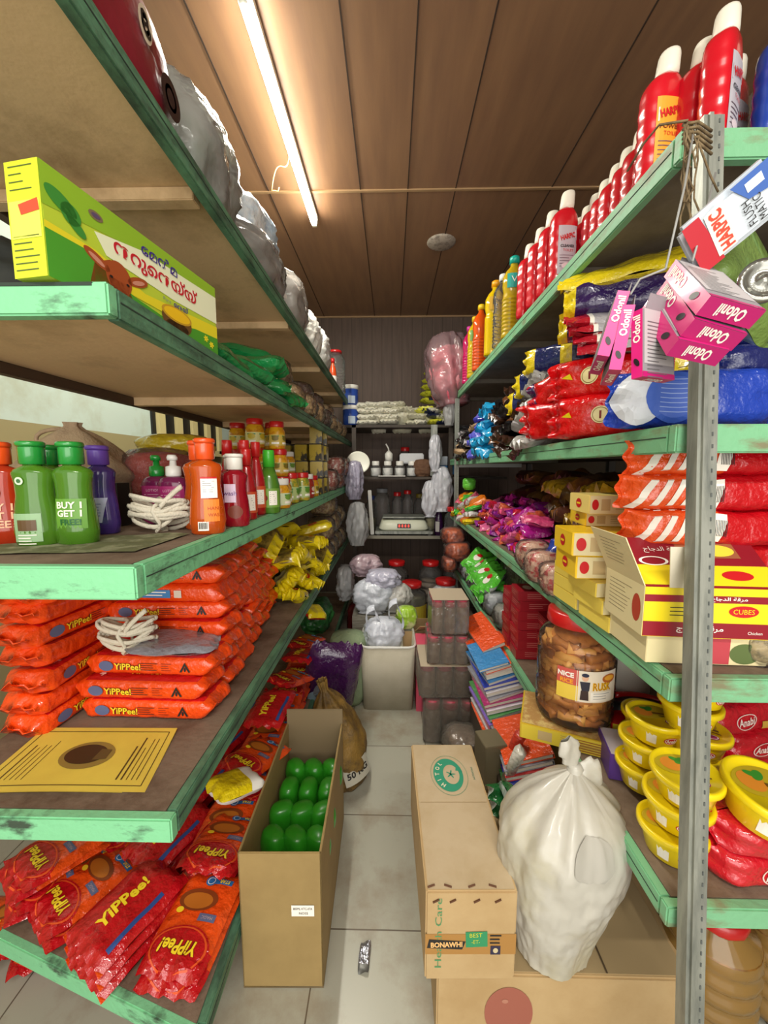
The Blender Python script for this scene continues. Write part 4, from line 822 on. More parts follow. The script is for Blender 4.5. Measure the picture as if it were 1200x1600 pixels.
hp = harpic('cleaner_bottle', '', hred); ho = harpic('cleaner_bottle', '', hred, .30, ink('#e8a030'), 1)
place(ho, (.612, .985, 2.092), (0, 0, .12), 'red toilet cleaner bottle with orange label right beside the steel post', GH)
for i in range(13):
    place(hp, (.675 + .002 * i, .90 + .063 * i + (.03 if i > 1 else 0), 2.092), (0, 0, R0.uniform(.3, .7)), 'red cleaner bottle, %s from the front in the unbroken rear row' % ORD[i], GH)
hp2 = harpic('cleaner_bottle', '', hred, .325)
for i, (x, y) in enumerate(((.60, 1.46), (.592, 1.56), (.588, 1.66), (.584, 1.77))):
    place(hp2, (x, y, 2.092), (0, 0, .10 if i == 0 else .5), 'tall red cleaner bottle at the shelf edge, ' + ['nearest with its grey label showing', 'second of four', 'third of four', 'furthest of four'][i], GH)
hblue = mat('cleaner_blue', '#1b3f9c', .25, coat=.5)
for i, (x, y) in enumerate(((.80, .90), (.89, .93))): t = harpic('cleaner_bottle', ['blue cleaner bottle at the top right picture corner', 'blue cleaner bottle behind the corner one'][i], hblue, .3, ink('#c8d4e8'), 0, i == 0); t.location = (x, y, 2.092)
for i in range(4): place(hp, (.775, 1.0 + .07 * i, 2.092), (0, 0, .5), 'red cleaner bottle, %s of the short back row near the corner' % ORD[i], GH)
# floor cleaner and oil bottles
def tallb(name, label, x, y, h, r, liq, capm, labm=None, txt=None, rib=True, squash=.7, tc=ink_w, caph=.03, z=2.092):
    t = thing(name, label, 'bottle', (x, y, z), (0, 0, .25)); g = G(); p = [(0, .9), (.01, 1)]
    nb = 10
    for i in range(nb): a = .04 + .5 * i / nb; p += [(a, 1), (a + .018, 1), (a + .026, .93 if rib else 1), (a + .042, .93 if rib else 1)]
    p += [(.56, .9), (.60, .9), (.66, 1), (.78, .98), (.86, .72), (.92, .36), (.96, .33)]
    g.loft([(q * (h - caph * .6), r * s, r * s * squash) for q, s in p], liq, n=24).build('body', t)
    G().loft([(h - caph, r * .42, r * .42), (h - .003, r * .40, r * .40), (h, r * .34, r * .34)], capm, n=18).build('cap', t)
    if labm:
        l = G(); F = lambda e: (lambda a, b: Vector((a, -r * squash * max(0, 1 - (a / r) ** 2) ** .5 - e, h * .68 + b))); l.rect(labm, F(.0016), 0, 0, r * 1.7, h * .17, n=8)
        if txt: l.text(txt, tc, F(.003), 0, .005, h * .07, w=r * 1.2)
        l.build('label', t)
    return t
yl = liquid('yellow_cleaner', '#e3c010', .2); ol = liquid('orange_cleaner', '#e85a14', .2); oil = liquid('sunflower_oil', '#d8b822', .35)
tallb('oil_bottle', 'tall yellow oil bottle with a teal label behind the cleaner bottles', .60, 2.02, .385, .058, oil, mat('teal_cap', '#18a090', .3), mat('teal_label', '#2aa79c', .4), 'Vita', tc=ink_w)
tallb('oil_bottle', 'clear bottle with pale cap squeezed behind the teal-labelled one', .585, 2.16, .37, .05, clear, white)
tallb('floor_cleaner_bottle', 'big yellow floor cleaner bottle with a yellow cap', .59, 2.32, .41, .062, yl, mat('orange_yellow_cap', '#e8a018', .3), mat('amber_label', '#c79a20', .4), 'LEMON', rib=False, tc=ink_k)
tallb('floor_cleaner_bottle', 'orange bottle with a yellow cap between yellow bottles', .585, 2.66, .42, .055, ol, yelp, None, None)
tallb('floor_cleaner_bottle', 'narrow yellow bottle just past the orange bottle', .585, 2.86, .42, .05, yl, yelp, ink('#6a9a40'), None)
tallb('floor_cleaner_bottle', 'pink bottle with a magenta cap beside the pink bag', .585, 3.05, .42, .05, liquid('pink_cleaner', '#d8206a', .2), mat('magenta_cap', '#d838a0', .3))
t = thing('pink_bag', 'large clear bag of pink goods drooping over the far end of the top right shelf', 'bag', (.54, 3.48, 2.0), (0, radians(-8), 0))
lump(G(), .40, .5, .60, film('pink_poly', '#f3d3da', .35, .4, .15, 25, .8), 6, .22).build('plastic_film', t); lump(G(), .34, .42, .5, mat('pink_goods', '#e2566e', .5, mix=('#f0a0a8', 8, .4, .6)), 8, .2).build('contents', t)
bag_on('hanging_bag', 'twisted clear plastic tail hanging below the pink bag', (.50, 3.42, 1.82), .10, .14, .30, hazew, 16, amp=.3)
for i in range(5):
    tag(pouch(.26, .2, .06, foil('#1c2448'), foil('#c8c83a'), 60 + i, .008, bands=((-1, -.6, foil('#c8c83a')),)).build('blue_packet', loc=(.42 + .01 * i, 3.95, 2.12 + .065 * i), rot=(.1, 0, .2 + .1 * i)), 'dark blue and yellow packet stacked against the back wall, %s from the bottom' % ORD[i], 'packet', 'blue and yellow packets by the back wall')

# ======== right rack, second board: tea and powder packs ========
tr = foil('#d20a12', .16); bl = foil('#1c3fa8', .18); dbl = foil('#16205c', .18); pur = foil('#2c1650', .2); gry = foil('#b4b0b4', .3); yw = foil('#e6cc1a', .2)
def badge(x=-.02):
    def d(g, fn, L, W):
        up = lambda e: (lambda a, b: fn(a, b) + Vector((0, 0, e))); r = .024
        g.disc(ink('#e8d9a0'), up(.001), x, 0, r, r, n=28); g.disc(ink('#7a5a1a'), up(.0016), x, 0, r * .86, r * .86, r0=.92, rings=1); g.text('1', ink('#7a1414'), up(.002), x, 0, r * .9, bold=.05)
        for s in (-1, 1): g.rect(ink('#f0b8a0'), up(.0006), .085 + s * .005, 0, .002, W * .9, n=8)
        g.rect(yw, up(.0008), L * .40, 0, L * .20, W * .96, n=8); g.lines(ink('#7a5a10'), up(.0014), L * .39, W * .3, L * .14, 5, W * .13, .002, .3)
        g.poly(yw, up(.003), [(-L * .38, .0), (-L * .32, .012), (-L * .30, -.006)])
    return d
def upr(g, name, loc, rz, label, cat='packet', group=None, tilt=0, ry=0):
    o = g.build(name, loc=loc, rot=(pi / 2 + tilt, ry, rz)); return tag(o, label, cat, group)
GT = 'red tea packets on the second right shelf'
upr(pouch(.40, .13, .10, tr, tr, 3, .013, crimp=.14, decal=badge(-.045), nu=40, nv=20), 'tea_packet', (.655, 1.13, 1.603), radians(-40), 'lower red foil tea packet with a round 1 badge, crumpled end over the edge', group=GT)
upr(pouch(.40, .12, .10, tr, tr, 9, .012, crimp=.14, decal=badge(-.075), nu=40, nv=20), 'tea_packet', (.655, 1.14, 1.715), radians(-38), 'upper red foil tea packet with a round 1 badge', group=GT)
upr(pouch(.34, .13, .09, tr, tr, 19, .014, crimp=.2, nu=36, nv=18), 'tea_packet', (.60, 1.36, 1.62), radians(-50), 'crumpled red foil tea packet behind the two badged ones', group=GT, tilt=.2)
upr(pouch(.32, .10, .08, tr, pur, 29, .012, crimp=.2, nu=36, nv=18), 'tea_packet', (.61, 1.34, 1.74), radians(-44), 'thin red foil packet sloping up behind the badged tea packets', group=GT, ry=-.25)
def bluep(g, fn, L, W):
    up = lambda e: (lambda a, b: fn(a, b) + Vector((0, 0, e)))
    g.disc(ink('#d9dee8'), up(.002), -L * .35, 0, L * .13, W * .46, rings=5); g.disc(ink('#3a62c8'), up(.0028), -L * .16, 0, L * .17, W * .42, n=26, rings=5); g.lines(ink('#9ab4ea'), up(.0036), -L * .15, W * .28, L * .2, 8, W * .075, .0016, .2)
GBl = 'blue detergent packets on the second right shelf'
upr(pouch(.34, .13, .10, bl, bl, 5, .008, decal=bluep, nu=36, nv=18), 'detergent_packet', (.668, .90, 1.603), radians(-8), 'royal blue packet with a white corner left of the steel post', group=GBl)
upr(pouch(.34, .12, .10, bl, bl, 6, .008), 'detergent_packet', (.88, .93, 1.60), radians(4), 'royal blue packet right of the steel post', group=GBl)
upr(pouch(.34, .07, .10, dbl, bl, 7, .010), 'detergent_packet', (.88, .93, 1.69), radians(2), 'thin dark blue packet lying on the royal blue one right of the post', group=GBl)
upr(pouch(.34, .08, .10, dbl, dbl, 8, .010), 'detergent_packet', (.92, .93, 1.765), radians(-6), 'uppermost dark blue packet right of the post', group=GBl)
for i in range(4):
    tag(pouch(.30, .12, .03, gry, foil('#a81228'), 70 + i, .006, bands=((-1, -.62, foil('#b01428')), (-.62, -.52, ink_w))).build('grey_packet', loc=(.67 - .006 * i, 1.10 + .02 * i, 1.795 + .028 * i), rot=(.5, 0, radians(-25 + 4 * i))), 'flat silver grey packet with a red end above the tea, %s up' % ORD[i], 'packet', 'silver grey packets above the tea')
for i, (m_, x, y, z, rz, L_) in enumerate(((pur, .66, 1.16, 1.935, -.35, .32), (pur, .68, 1.24, 1.90, -.5, .32), (dbl, .62, 1.50, 1.86, -.8, .26), (dbl, .60, 1.62, 1.80, -1.0, .24), (dbl, .6, 1.72, 1.74, -.9, .22))):
    upr(pouch(L_, .10, .08, m_, yw, 80 + i, .012, bands=((-1, -.55, yw), (.2, .5, yw)) if i > 1 else ((-1, -.8, yw),), nu=32), 'coffee_packet', (x, y, z), rz, 'dark packet with yellow panels above the red tea packets, %s from the front' % ORD[i], group='dark packets above the tea')
tag(pouch(.34, .12, .04, yw, yw, 90, .010, nu=34, nv=16).build('yellow_packet', loc=(.655, 1.16, 2.000), rot=(.6, -.04, radians(-30))), 'flat bright yellow packet topping the pile under the top shelf', 'packet')
# further along: clumps of small packets
def spray(n, box_, ms, name, labf, cat, group, L_=(.09, .13), seed=1, mesh_n=3, W_=.8, H_=.03, cr=.008, decal=None, rot=1.2):
    R = random.Random(seed); mm = [pouch(1 * (L_[0] + L_[1]) / 2, W_ * (L_[0] + L_[1]) / 2, H_, m_, None, seed + j, cr, nu=14, nv=8, decal=decal).mesh(name) for j, m_ in enumerate(ms)]
    for i in range(n):
        q = [R.uniform(a, b) for a, b in box_]; mobj(mm[i % len(mm)], name, q, (R.uniform(-rot, rot), R.uniform(-rot, rot), R.uniform(0, 6)), labf(i), cat, group, R.uniform(.85, 1.15))
def wall_of(n, x, y0, y1, z0, z1, ms, name, desc, cat, group, size=(.12, .09, .035), seed=1, cr=.008, rows=4, lean=.35):
    """packets stacked in rising rows, ends to the aisle"""
    R = random.Random(seed); mm = [pouch(size[0], size[1], size[2], m_, None, seed + j, cr, nu=16, nv=8).mesh(name) for j, m_ in enumerate(ms)]; per = max(1, math.ceil(n / rows)); k = 0
    for r in range(rows):
        for c in range(per):
            if k >= n: return
            y = y0 + (y1 - y0) * (c + .5) / per; z = z0 + (z1 - z0) * (r + .3) / rows
            mobj(mm[k % len(mm)], name, (x + R.uniform(-.02, .02) + .012 * r, y, z), (R.uniform(-lean, lean), R.uniform(-lean, lean) - .1, R.uniform(-.5, .5)), '%s, row %s from below, %s from the front' % (desc, ['one', 'two', 'three', 'four', 'five', 'six', 'seven', 'eight'][r], ORD[c]), cat, group); k += 1
sil = foil('#a8a6a2', .2); brn = foil('#3c241a', .2); blk = foil('#17161a', .2); cyn = foil('#1c98cc', .25); vio = foil('#5a5cc8', .25); tan = foil('#c8a882', .3)
wall_of(10, .60, 1.50, 1.78, 1.55, 1.86, [sil, brn, sil, gry], 'snack_packet', 'silver and brown snack packet', 'packet', 'silver and brown packets', (.20, .14, .05), 3, .012, 5, .5)
wall_of(12, .60, 1.82, 2.15, 1.55, 1.84, [brn, brn, foil('#6a4022', .2), blk], 'snack_packet', 'dark brown snack packet', 'packet', 'dark brown snack packets', (.18, .12, .05), 5, .012, 4, .5)
wall_of(20, .585, 2.2, 2.62, 1.55, 1.84, [cyn, cyn, cyn, vio], 'blue_packet', 'bright blue foil packet', 'packet', 'bright blue foil packets', (.17, .12, .05), 8, .014, 5, .5)
wall_of(12, .585, 2.72, 3.2, 1.55, 1.78, [blk, tan, blk, gry], 'biscuit_packet', 'black and tan biscuit packet', 'packet', 'black and tan biscuit packets', (.17, .12, .05), 9, .012, 4, .4)

# ======== right rack, third board ========
stp = foil('#e0501c', .2); drd = foil('#b80c18', .15)
def stripes(g, fn, L, W):
    up = lambda e: (lambda a, b: fn(a, b) + Vector((0, 0, e)))
    for i in range(4): g.rect(ink('#ece6dc'), up(.0008), -L * .40 + i * L * .072, 0, L * .032, W * .92, shear=.45, n=6)
    g.rect(ink_w, up(.0008), -L * .07, 0, L * .07, W * .7, n=4, shear=.2)
    for i in range(9): g.rect(ink_k, up(.0014), -L * .09 + i * .0032, 0, .0014, W * .4, n=2)
GS = 'red detergent packets at the near end of the third right shelf'
for i in range(6):
    lower = i < 3
    upr(pouch(.40, .088, .13, drd if lower else drd, drd, 100 + i, .007, decal=None if lower else stripes, bands=None if lower else ((-1, -.12, stp),), nu=36, nv=18), 'detergent_packet', (.80 if lower else .725 + .01 * (i % 2), .90 + (.02 if lower else 0), 1.085 + .078 * i), radians(-3 + 2 * (i % 2)),
        ('plain glossy red packet, %s from the bottom behind the steel post' if lower else 'red packet with orange and white stripes, %s from the bottom of its stack') % ORD[i], group=GS)
for i in range(4):
    upr(pouch(.36, .10, .12, drd, drd, 120 + i, .009), 'detergent_packet', (1.02, .92, 1.09 + .10 * i), .1, 'glossy red packet at the right picture edge, %s from the bottom' % ORD[i], group=GS)
ybx = mat('yellow_box_print', '#f0c81c', .4, coat=.2); crm = mat('cream_box_print', '#ddcfa0', .45); mar = mat('maroon_print', '#8c1424', .4)
def stock_box(name, label, loc, rot, d, end=ybx, side=crm, seed=1, top=None, logo=True, group='yellow and cream stock cube boxes'):
    t = thing(name, label, 'box', loc, rot, group); W, D, H = d; g = G(); g.box((0, 0, H / 2), d, end, bev=.0015)
    ff = lambda e: plane((0, -D / 2, H / 2), (1, 0, 0), (0, 0, 1), e); fl = lambda e: plane((-W / 2, 0, H / 2), (0, -1, 0), (0, 0, 1), e); ft = plane((0, 0, H), (1, 0, 0), (0, 1, 0), .0006)
    g.rect(side, ff(.0005), 0, 0, W * .97, H * .94, n=1); g.lines(ink('#a08a60'), ff(.0010), W * .1, H * .3, W * .5, 5, H * .13, .0014, .4, seed=seed); g.rect(ink('#c0a878'), ff(.001), -W * .28, 0, W * .12, H * .6, n=1)
    if logo:
        g.disc(ink_r, fl(.0008), 0, 0, min(D * .2, .018), H * .26); g.rect(ink_y, fl(.0014), 0, 0, min(D * .28, .024), H * .1, n=1); g.disc(ink_r, ff(.0014), -W * .42, 0, W * .045, H * .28)
    if top: g.rect(top, ft, 0, 0, W * .97, D * .97, n=1)
    g.build('box', t); return t
stock_box('stock_box', 'cream box lying on top of the yellow box pile', (.645, 1.12, 1.325), (0, 0, -.05), (.20, .13, .052), side=crm, end=mat('cream_yellow', '#e6cf7a', .45))
stock_box('stock_box', 'plain yellow box between the cream one and the big yellow pair', (.66, 1.16, 1.285), (0, 0, -.12), (.19, .13, .038))
stock_box('stock_box', 'upper of the two big bright yellow boxes', (.618, 1.055, 1.222), (0, 0, -.09), (.28, .14, .062))
stock_box('stock_box', 'lower of the two big bright yellow boxes', (.625, 1.065, 1.16), (0, 0, -.05), (.27, .14, .060))
pal = mat('pale_yellow_box', '#e8cf58', .42)
for i in range(3):
    stock_box('stock_box', 'pale yellow box at the board edge, %s from the bottom' % ORD[i], (.600 + .008 * (2 - i), 1.00 + .02 * i, 1.042 + .039 * i), (0, 0, .05), (.16, .14, .038), end=pal, seed=i, logo=False)
    stock_box('stock_box', 'pale yellow box behind the edge pile, %s from the bottom' % ORD[i], (.63, 1.16, 1.042 + .039 * i), (0, 0, .05), (.2, .14, .038), end=pal, seed=i + 5, logo=False)
# open display carton with flaps
dsp = thing('display_carton', 'open maroon and yellow stock cube carton with raised flaps beside the steel post', 'carton', (.655, .845, 1.105), (0, 0, radians(-4)))
W, D, H = .26, .16, .105; yb2 = mat('chicken_yellow', '#e8d21e', .4); g = G(); g.box((0, -D / 2, H / 2), (W, .002, H), yb2); ff = lambda e: plane((0, -D / 2, 0), (1, 0, 0), (0, 0, 1), .001 + e)
g.rect(mar, ff(.0004), 0, H * .16, W, H * .30, n=1); g.rect(mar, ff(.0004), 0, H * .78, W, H * .14, n=1); g.disc(ink_r, ff(.001), .06, H * .55, .028, .012); g.text('CUBES', ink_y, ff(.0014), .06, H * .55, .010, w=.04)
AR = '\ufe9d\ufe8e\ufe9f\ufeaa\ufedf\ufe8d \ufe94\ufed7\ufeae\ufee3'
g.text(AR, ink_w, ff(.001), -.02, H * .17, .016, w=.09, bold=.02); g.text(AR, ink_w, ff(.001), .03, H * .78, .011, w=.07, bold=.02); g.text('Chicken', ink_w, ff(.001), .085, H * .13, .006); g.lines(ink_k, ff(.001), -.06, H * .60, .04, 3, .008, .0016, .3); g.build('front_panel', dsp)
for s in (-1, 1):
    g = G(); g.box((s * W / 2, 0, H / 2), (.002, D, H), crm if s < 0 else yb2)
    if s < 0: fl = plane((-W / 2 - .001, 0, H / 2), (0, -1, 0), (0, 0, 1), .0004); g.lines(ink('#8a7a5a'), fl, -.01, .035, .10, 8, .009, .0014, .4); g.disc(ink('#b0402a'), fl, .055, 0, .016, .03)
    g.build('side_panel', dsp)
G().box((0, D / 2, H / 2), (W, .002, H), crm).build('back_panel', dsp); G().box((0, 0, .002), (W, D, .002), crm).build('base_panel', dsp); G().box((.02, .01, H * .45), (W * .8, D * .8, H * .7), mat('inner_packs', '#b9a23a', .5)).build('inner_packs', dsp)
g = G(); M_ = Matrix.Translation((0, -D / 2, H)) @ Euler((radians(40), 0, radians(0))).to_matrix().to_4x4()
g.box((0, .065, 0), (W, .13, .002), mar, M=None); g.v = [tuple(M_ @ Vector(v)) for v in g.v]; fq = lambda e: (lambda x, y: M_ @ Vector((x, .065 + y, .0012 + e)))
g.rect(yb2, fq(.0002), 0, -.035, W, .05, n=1); g.rect(ink('#9a5a3a'), fq(.0002), .03, .03, .12, .04, n=1); g.disc(ink_r, fq(.0008), .06, -.035, .03, .012); g.disc(ink('#f0d040'), fq(.0008), .05, .03, .035, .016); g.text(AR, ink_w, fq(.0012), -.06, .03, .018, w=.08); g.disc(ink_w, fq(.0008), -.09, .0, .03, .012, r0=.8); g.build('front_flap', dsp)
g = G(); M_ = Matrix.Translation((-W / 2, 0, H)) @ Euler((0, radians(-24), 0)).to_matrix().to_4x4(); g.box((0, 0, .055), (.002, D, .11), crm); g.v = [tuple(M_ @ Vector(v)) for v in g.v]; g.lines(ink('#8a7a5a'), lambda x, y: M_ @ Vector((-.0016, -x, .06 + y)), 0, .03, .10, 7, .009, .0014, .4); g.build('side_flap', dsp)
g = G(); g.hexa([(-.085, -D / 2 - .004, H), (-.03, -D / 2 - .004, H), (-.03, -D / 2 - .002, H), (-.085, -D / 2 - .002, H), (-.11, -D / 2 - .035, H + .09), (-.055, -D / 2 - .035, H + .09), (-.055, -D / 2 - .033, H + .09), (-.11, -D / 2 - .033, H + .09)], mat('white_flap', '#ded6c0', .6)); g.build('tuck_flap', dsp)
t = thing('stock_carton', 'red and yellow stock cube carton under the open display carton', 'carton', (.66, .85, 1.042), (0, 0, radians(-3))); g = G(); g.box((0, 0, .031), (.24, .15, .06), crm, bev=.001); ff2 = plane((0, -.075, .031), (1, 0, 0), (0, 0, 1), .0008); g.rect(ink('#b8404a'), ff2, .01, 0, .07, .056, n=1); g.disc(ink('#5a6a3a'), ff2, .075, -.005, .03, .022); g.build('box', t)
bag_on('pouch_bag', 'clear bag of pale dried noodles right of the steel post', (.79, .80, 1.042), .13, .10, .085, clear, 33, inner=mat('pale_goods', '#a89468', .7, mix=('#7a6a44', 60, .45, .6)))
# sweets and clear candy bags
cand = [foil('#b0208c', .2), foil('#c41c3c', .2), foil('#8c1c8c', .2), foil('#d8487c', .25), foil('#c85a3a', .25), foil('#e06a9c', .25)]
wall_of(60, .66, 1.75, 2.75, 1.05, 1.24, cand, 'sweet_packet', 'purple and red sweet packet', 'packet', 'purple and red sweet packets', (.13, .09, .035), 14, .010, 4, .6)
wall_of(20, .80, 1.75, 2.75, 1.12, 1.32, [cand[2], foil('#5c1440', .2), cand[0]], 'sweet_packet', 'dark purple sweet packet in the rear rows', 'packet', 'dark purple sweet packets', (.14, .10, .04), 15, .010, 2, .5)
multi = [foil('#e8c81c', .2), foil('#e87a1c', .2), foil('#d8d0d0', .25), foil('#e05a7a', .2), foil('#4ab83c', .2)]
wall_of(28, .60, 2.8, 3.45, 1.05, 1.24, multi, 'sweet_packet', 'multicoloured sweet packet at the far end', 'packet', 'multicoloured sweet packets', (.13, .10, .04), 16, .010, 4, .6)
tag(lump(G(), .11, .11, .10, mat('lime_ball', '#6fd046', .35), 2, .1).build('green_bundle', loc=(.66, 3.3, 1.27)), 'bright lime green bundle on the far sweets', 'bundle')
dkf = [mat('dark_fruit', '#5a2c1a', .35, mix=('#8c5a1c', 14, .45, .6), coat=.4), mat('dark_fruit2', '#6a4a1c', .35, mix=('#3a1c14', 14, .45, .6), coat=.4), mat('dark_fruit3', '#4a1c1c', .35, mix=('#7a5a2c', 14, .5, .6), coat=.4)]
wall_of(24, .88, 1.3, 2.6, 1.10, 1.45, dkf, 'dried_fruit_packet', 'dark packet of dried goods at the back', 'packet', 'dark packets of dried goods', (.24, .16, .07), 17, .012, 4, .3)
wall_of(8, .78, 1.25, 1.7, 1.24, 1.44, [dkf[1], foil('#b8901c', .25), dkf[0]], 'dried_fruit_packet', 'amber packet of dried goods above the boxes', 'packet', 'amber packets of dried goods', (.24, .16, .07), 18, .012, 2, .3)
wm = mat('wrapped_sweets', '#e0b8a0', .4, mix=('#c03a3c', 30, .52, .58), bump=(60, .8), coat=.5)
for i, (x, y, z, w, h) in enumerate(((.575, 1.30, 1.02, .13, .11), (.57, 1.42, 1.03, .14, .12), (.575, 1.54, 1.045, .14, .12), (.60, 1.22, 1.04, .12, .10))):
    bag_on('sweet_bag', 'clear bag of wrapped toffees on the third right shelf edge, %s' % ['second nearest', 'third', 'furthest', 'nearest'][i], (x, y, z), w, .14, h, clear, 200 + i, inner=wm, group='clear bags of wrapped toffees')
tag(pouch(.16, .12, .05, bl, bl, 210, .008).build('blue_packet', loc=(.66, 1.42, 1.12), rot=(1.0, .3, -.6)), 'crumpled blue packet between toffee bags and yellow boxes', 'packet')
# ======== right rack, fourth board ========
rb = thing('storage_jar', 'large clear jar of brown rusks with red lid and printed rusk label', 'jar', (.607, 1.215, .640), (0, 0, 0))
ghaze = film('clear_jar_plastic', '#f6e6d0', .05, .28, .05, 0); ru = mat('rusk_brown', '#c98236', .6, mix=('#96561e', 14, .4, .65)); ru2 = mat('rusk_gold', '#eab45c', .6, mix=('#d08c3a', 14, .4, .65))
g = G(); JP = [(0, .098), (.006, .110), (.02, .117), (.05, .118), (.056, .113), (.066, .113), (.072, .118), (.11, .118), (.116, .114), (.124, .118), (.22, .118), (.228, .113), (.24, .118), (.268, .113), (.29, .098), (.304, .080), (.318, .078)]
g.loft([(z, r, r) for z, r in JP], ghaze, n=40).build('jar_body', rb)
R = random.Random(12)
g = G(); g.loft([(.004, .070, .070), (.02, .082, .082), (.25, .082, .082), (.28, .07, .07), (.29, .05, .05)], ru, n=30, rip=lambda a, z: 1 + .05 * nz(cos(a) * 3, sin(a) * 3, z * 20))
for i in range(90):
    a = i * 2.4; z = .02 + .25 * (i / 90); q = .090 if z < .24 else .076
    g.add(*(lambda vs, fs: (vs, fs))([Matrix.Translation((q * cos(a), q * sin(a), z)) @ Euler((R.uniform(-.4, .4), R.uniform(-.3, .3), a + 1.57)).to_matrix().to_4x4() @ Vector((x * .04, y * .013, zz * .018)) for x in (-1, -.6, 0, .6, 1) for (y, zz) in ((-1, -.6), (1, -.6), (1, .6), (-1, .6))],
        [(i2 * 4 + k, i2 * 4 + (k + 1) % 4, i2 * 4 + 4 + (k + 1) % 4, i2 * 4 + 4 + k) for i2 in range(4) for k in range(4)] + [(3, 2, 1, 0), (16, 17, 18, 19)]), ru2 if i % 2 else ru)
c_ = g.build('rusks', rb); c_['kind'] = 'stuff'
g = G(); g.loft([(.314, .088, .088), (.318, .092, .092), (.352, .090, .090), (.358, .084, .084), (.359, .07, .07), (.356, .066, .066)], redp, n=44, rip=lambda a, z: 1 + (.012 if int(a * 14) % 2 else 0) * (1 if z < .35 else 0)).build('lid', rb)
l = G(); C1 = lambda e: cylmap(.119, .158, e=e, face=-pi / 2 - .12); l.rect(ink('#e8dcc8'), C1(.0012), .03, 0, .13, .098, n=14); l.rect(ink('#c8544a'), C1(.0012), -.06, .024, .06, .05, n=8); l.rect(ink('#e8c84a'), C1(.0012), -.06, -.024, .06, .048, n=8)
l.text('NICE', ink_w, C1(.002), -.065, .030, .016, bold=.04); l.text('RICE', ink('#f0a020'), C1(.002), -.062, .010, .014, bold=.04); l.text('RUSK', ink('#f0c020'), C1(.002), .040, .002, .026, w=.06, bold=.05); l.text('RUSK', ink('#b87a14'), C1(.0026), .0405, .002, .024, w=.057, bold=.0)
l.disc(ink('#b8642a'), C1(.002), .062, .026, .024, .014); l.disc(ink('#e8a83a'), C1(.0026), .062, .028, .018, .008); l.rect(ink_w, C1(.002), .040, -.03, .07, .030, n=8); l.lines(ink('#9a9a9a'), C1(.0026), .04, -.02, .055, 3, .008, .0016, .3)
l.disc(ink('#e0b090'), C1(.0026), -.012, .028, .009, .010); l.disc(ink('#1c2440'), C1(.003), -.012, .037, .010, .006); l.poly(ink('#2a2a3a'), C1(.0026), [(-.026, .016), (.002, .016), (.0, -.012), (-.02, -.012)]); l.poly(ink('#3a2a2a'), C1(.0026), [(-.022, -.012), (-.002, -.012), (.0, -.042), (-.024, -.042)])
l.build('label', rb)
t = stock_box('noodle_box', 'flat yellow and red box with small print, lying under the rusk jar over the edge', (.610, 1.19, .587), (0, 0, radians(-22)), (.34, .20, .05), end=mat('yellow_box2', '#c9a82c', .45), side=mat('yellow_box3', '#d8c03c', .45), logo=False, group=None); 
g = G(); g.rect(mat('brown_print_top', '#a8804a', .5, mix=('#c8b070', 30, .45, .6)), plane((0, 0, .05), (1, 0, 0), (0, 1, 0), .001), 0, 0, .33, .19, n=1); g.rect(ink_r, plane((0, -.10, .025), (1, 0, 0), (0, 0, 1), .0014), .150, 0, .036, .044, n=1); g.lines(ink('#9a5a2a'), plane((0, -.10, .025), (1, 0, 0), (0, 0, 1), .0014), .03, .015, .10, 5, .008, .003, .2); g.build('printed_top', t)
wj = thing('storage_jar', 'squat white translucent jar behind the rusk jar', 'jar', (.82, 1.31, .66)); G().loft([(0, .07, .07), (.01, .085, .085), (.14, .085, .085), (.18, .07, .07), (.19, .06, .06)], mat('milky_plastic', '#d8d4c8', .35), n=28).build('jar_body', wj); G().loft([(.185, .066, .066), (.21, .066, .066)], white, n=28).build('lid', wj)
t = stock_box('snack_box', 'red-ended yellow box beside the rusk jar, below the third shelf', (.84, 1.16, .60), (0, 0, radians(-22)), (.26, .16, .06), end=mat('red_box_end', '#c81c24', .4), side=mat('yellow_box4', '#dcc42e', .45), logo=False, group=None)
bk = thing('red_black_packet', 'glossy red and black packet lying on the red-ended yellow box', 'packet', (.82, 1.17, .685), (0, 0, -.4)); pouch(.20, .09, .04, blackp, redp, 5, .006).build('packet_body', bk); G().tube([(-.09 + .18 * i / 10, .03 * sin(i / 10 * pi) + .01, .018) for i in range(11)], .010, redp, n=8).build('red_band', bk)
t = stock_box('purple_box', 'white and purple box on the fourth right shelf behind the white bag', (.72, 1.03, .587), (0, 0, radians(-14)), (.20, .12, .075), end=mat('purple_box_end', '#5a3a8c', .4), side=mat('purple_box_end', '#5a3a8c', .4), top=mat('white_top', '#b8b0b8', .5), logo=False, group=None)
rbx = mat('dark_red_box', '#a01826', .4, coat=.2)
def redbox(): 
    t = thing('tea_box', '', 'box'); g = G(); g.box((0, 0, .0225), (.17, .12, .045), rbx, bev=.001); 
    for e in (plane((0, -.06, .0225), (1, 0, 0), (0, 0, 1), .0006), plane((-.085, 0, .0225), (0, -1, 0), (0, 0, 1), .0006)): g.lines(ink('#d88a80'), e, 0, .010, .09, 3, .009, .0018, .4)
    g.disc(ink('#e0c8b0'), plane((0, 0, .045), (1, 0, 0), (0, 1, 0), .0006), -.03, 0, .02, .03); g.build('box', t); return t
rx_ = redbox()
for i, (x, y, lv) in enumerate([(.655, 1.86, k) for k in range(6)] + [(.655, 1.73, k) for k in range(7)] + [(.74, 1.62, k) for k in range(5)]):
    place(rx_, (x + .004 * (lv % 2), y, .587 + .0455 * lv), (0, 0, -.06 + .04 * (lv % 3)), 'dark red box, %s from the bottom of the %s stack' % (ORD[lv], 'far' if i < 6 else ('middle' if i < 13 else 'near')), 'dark red boxes left of the rusk jar')
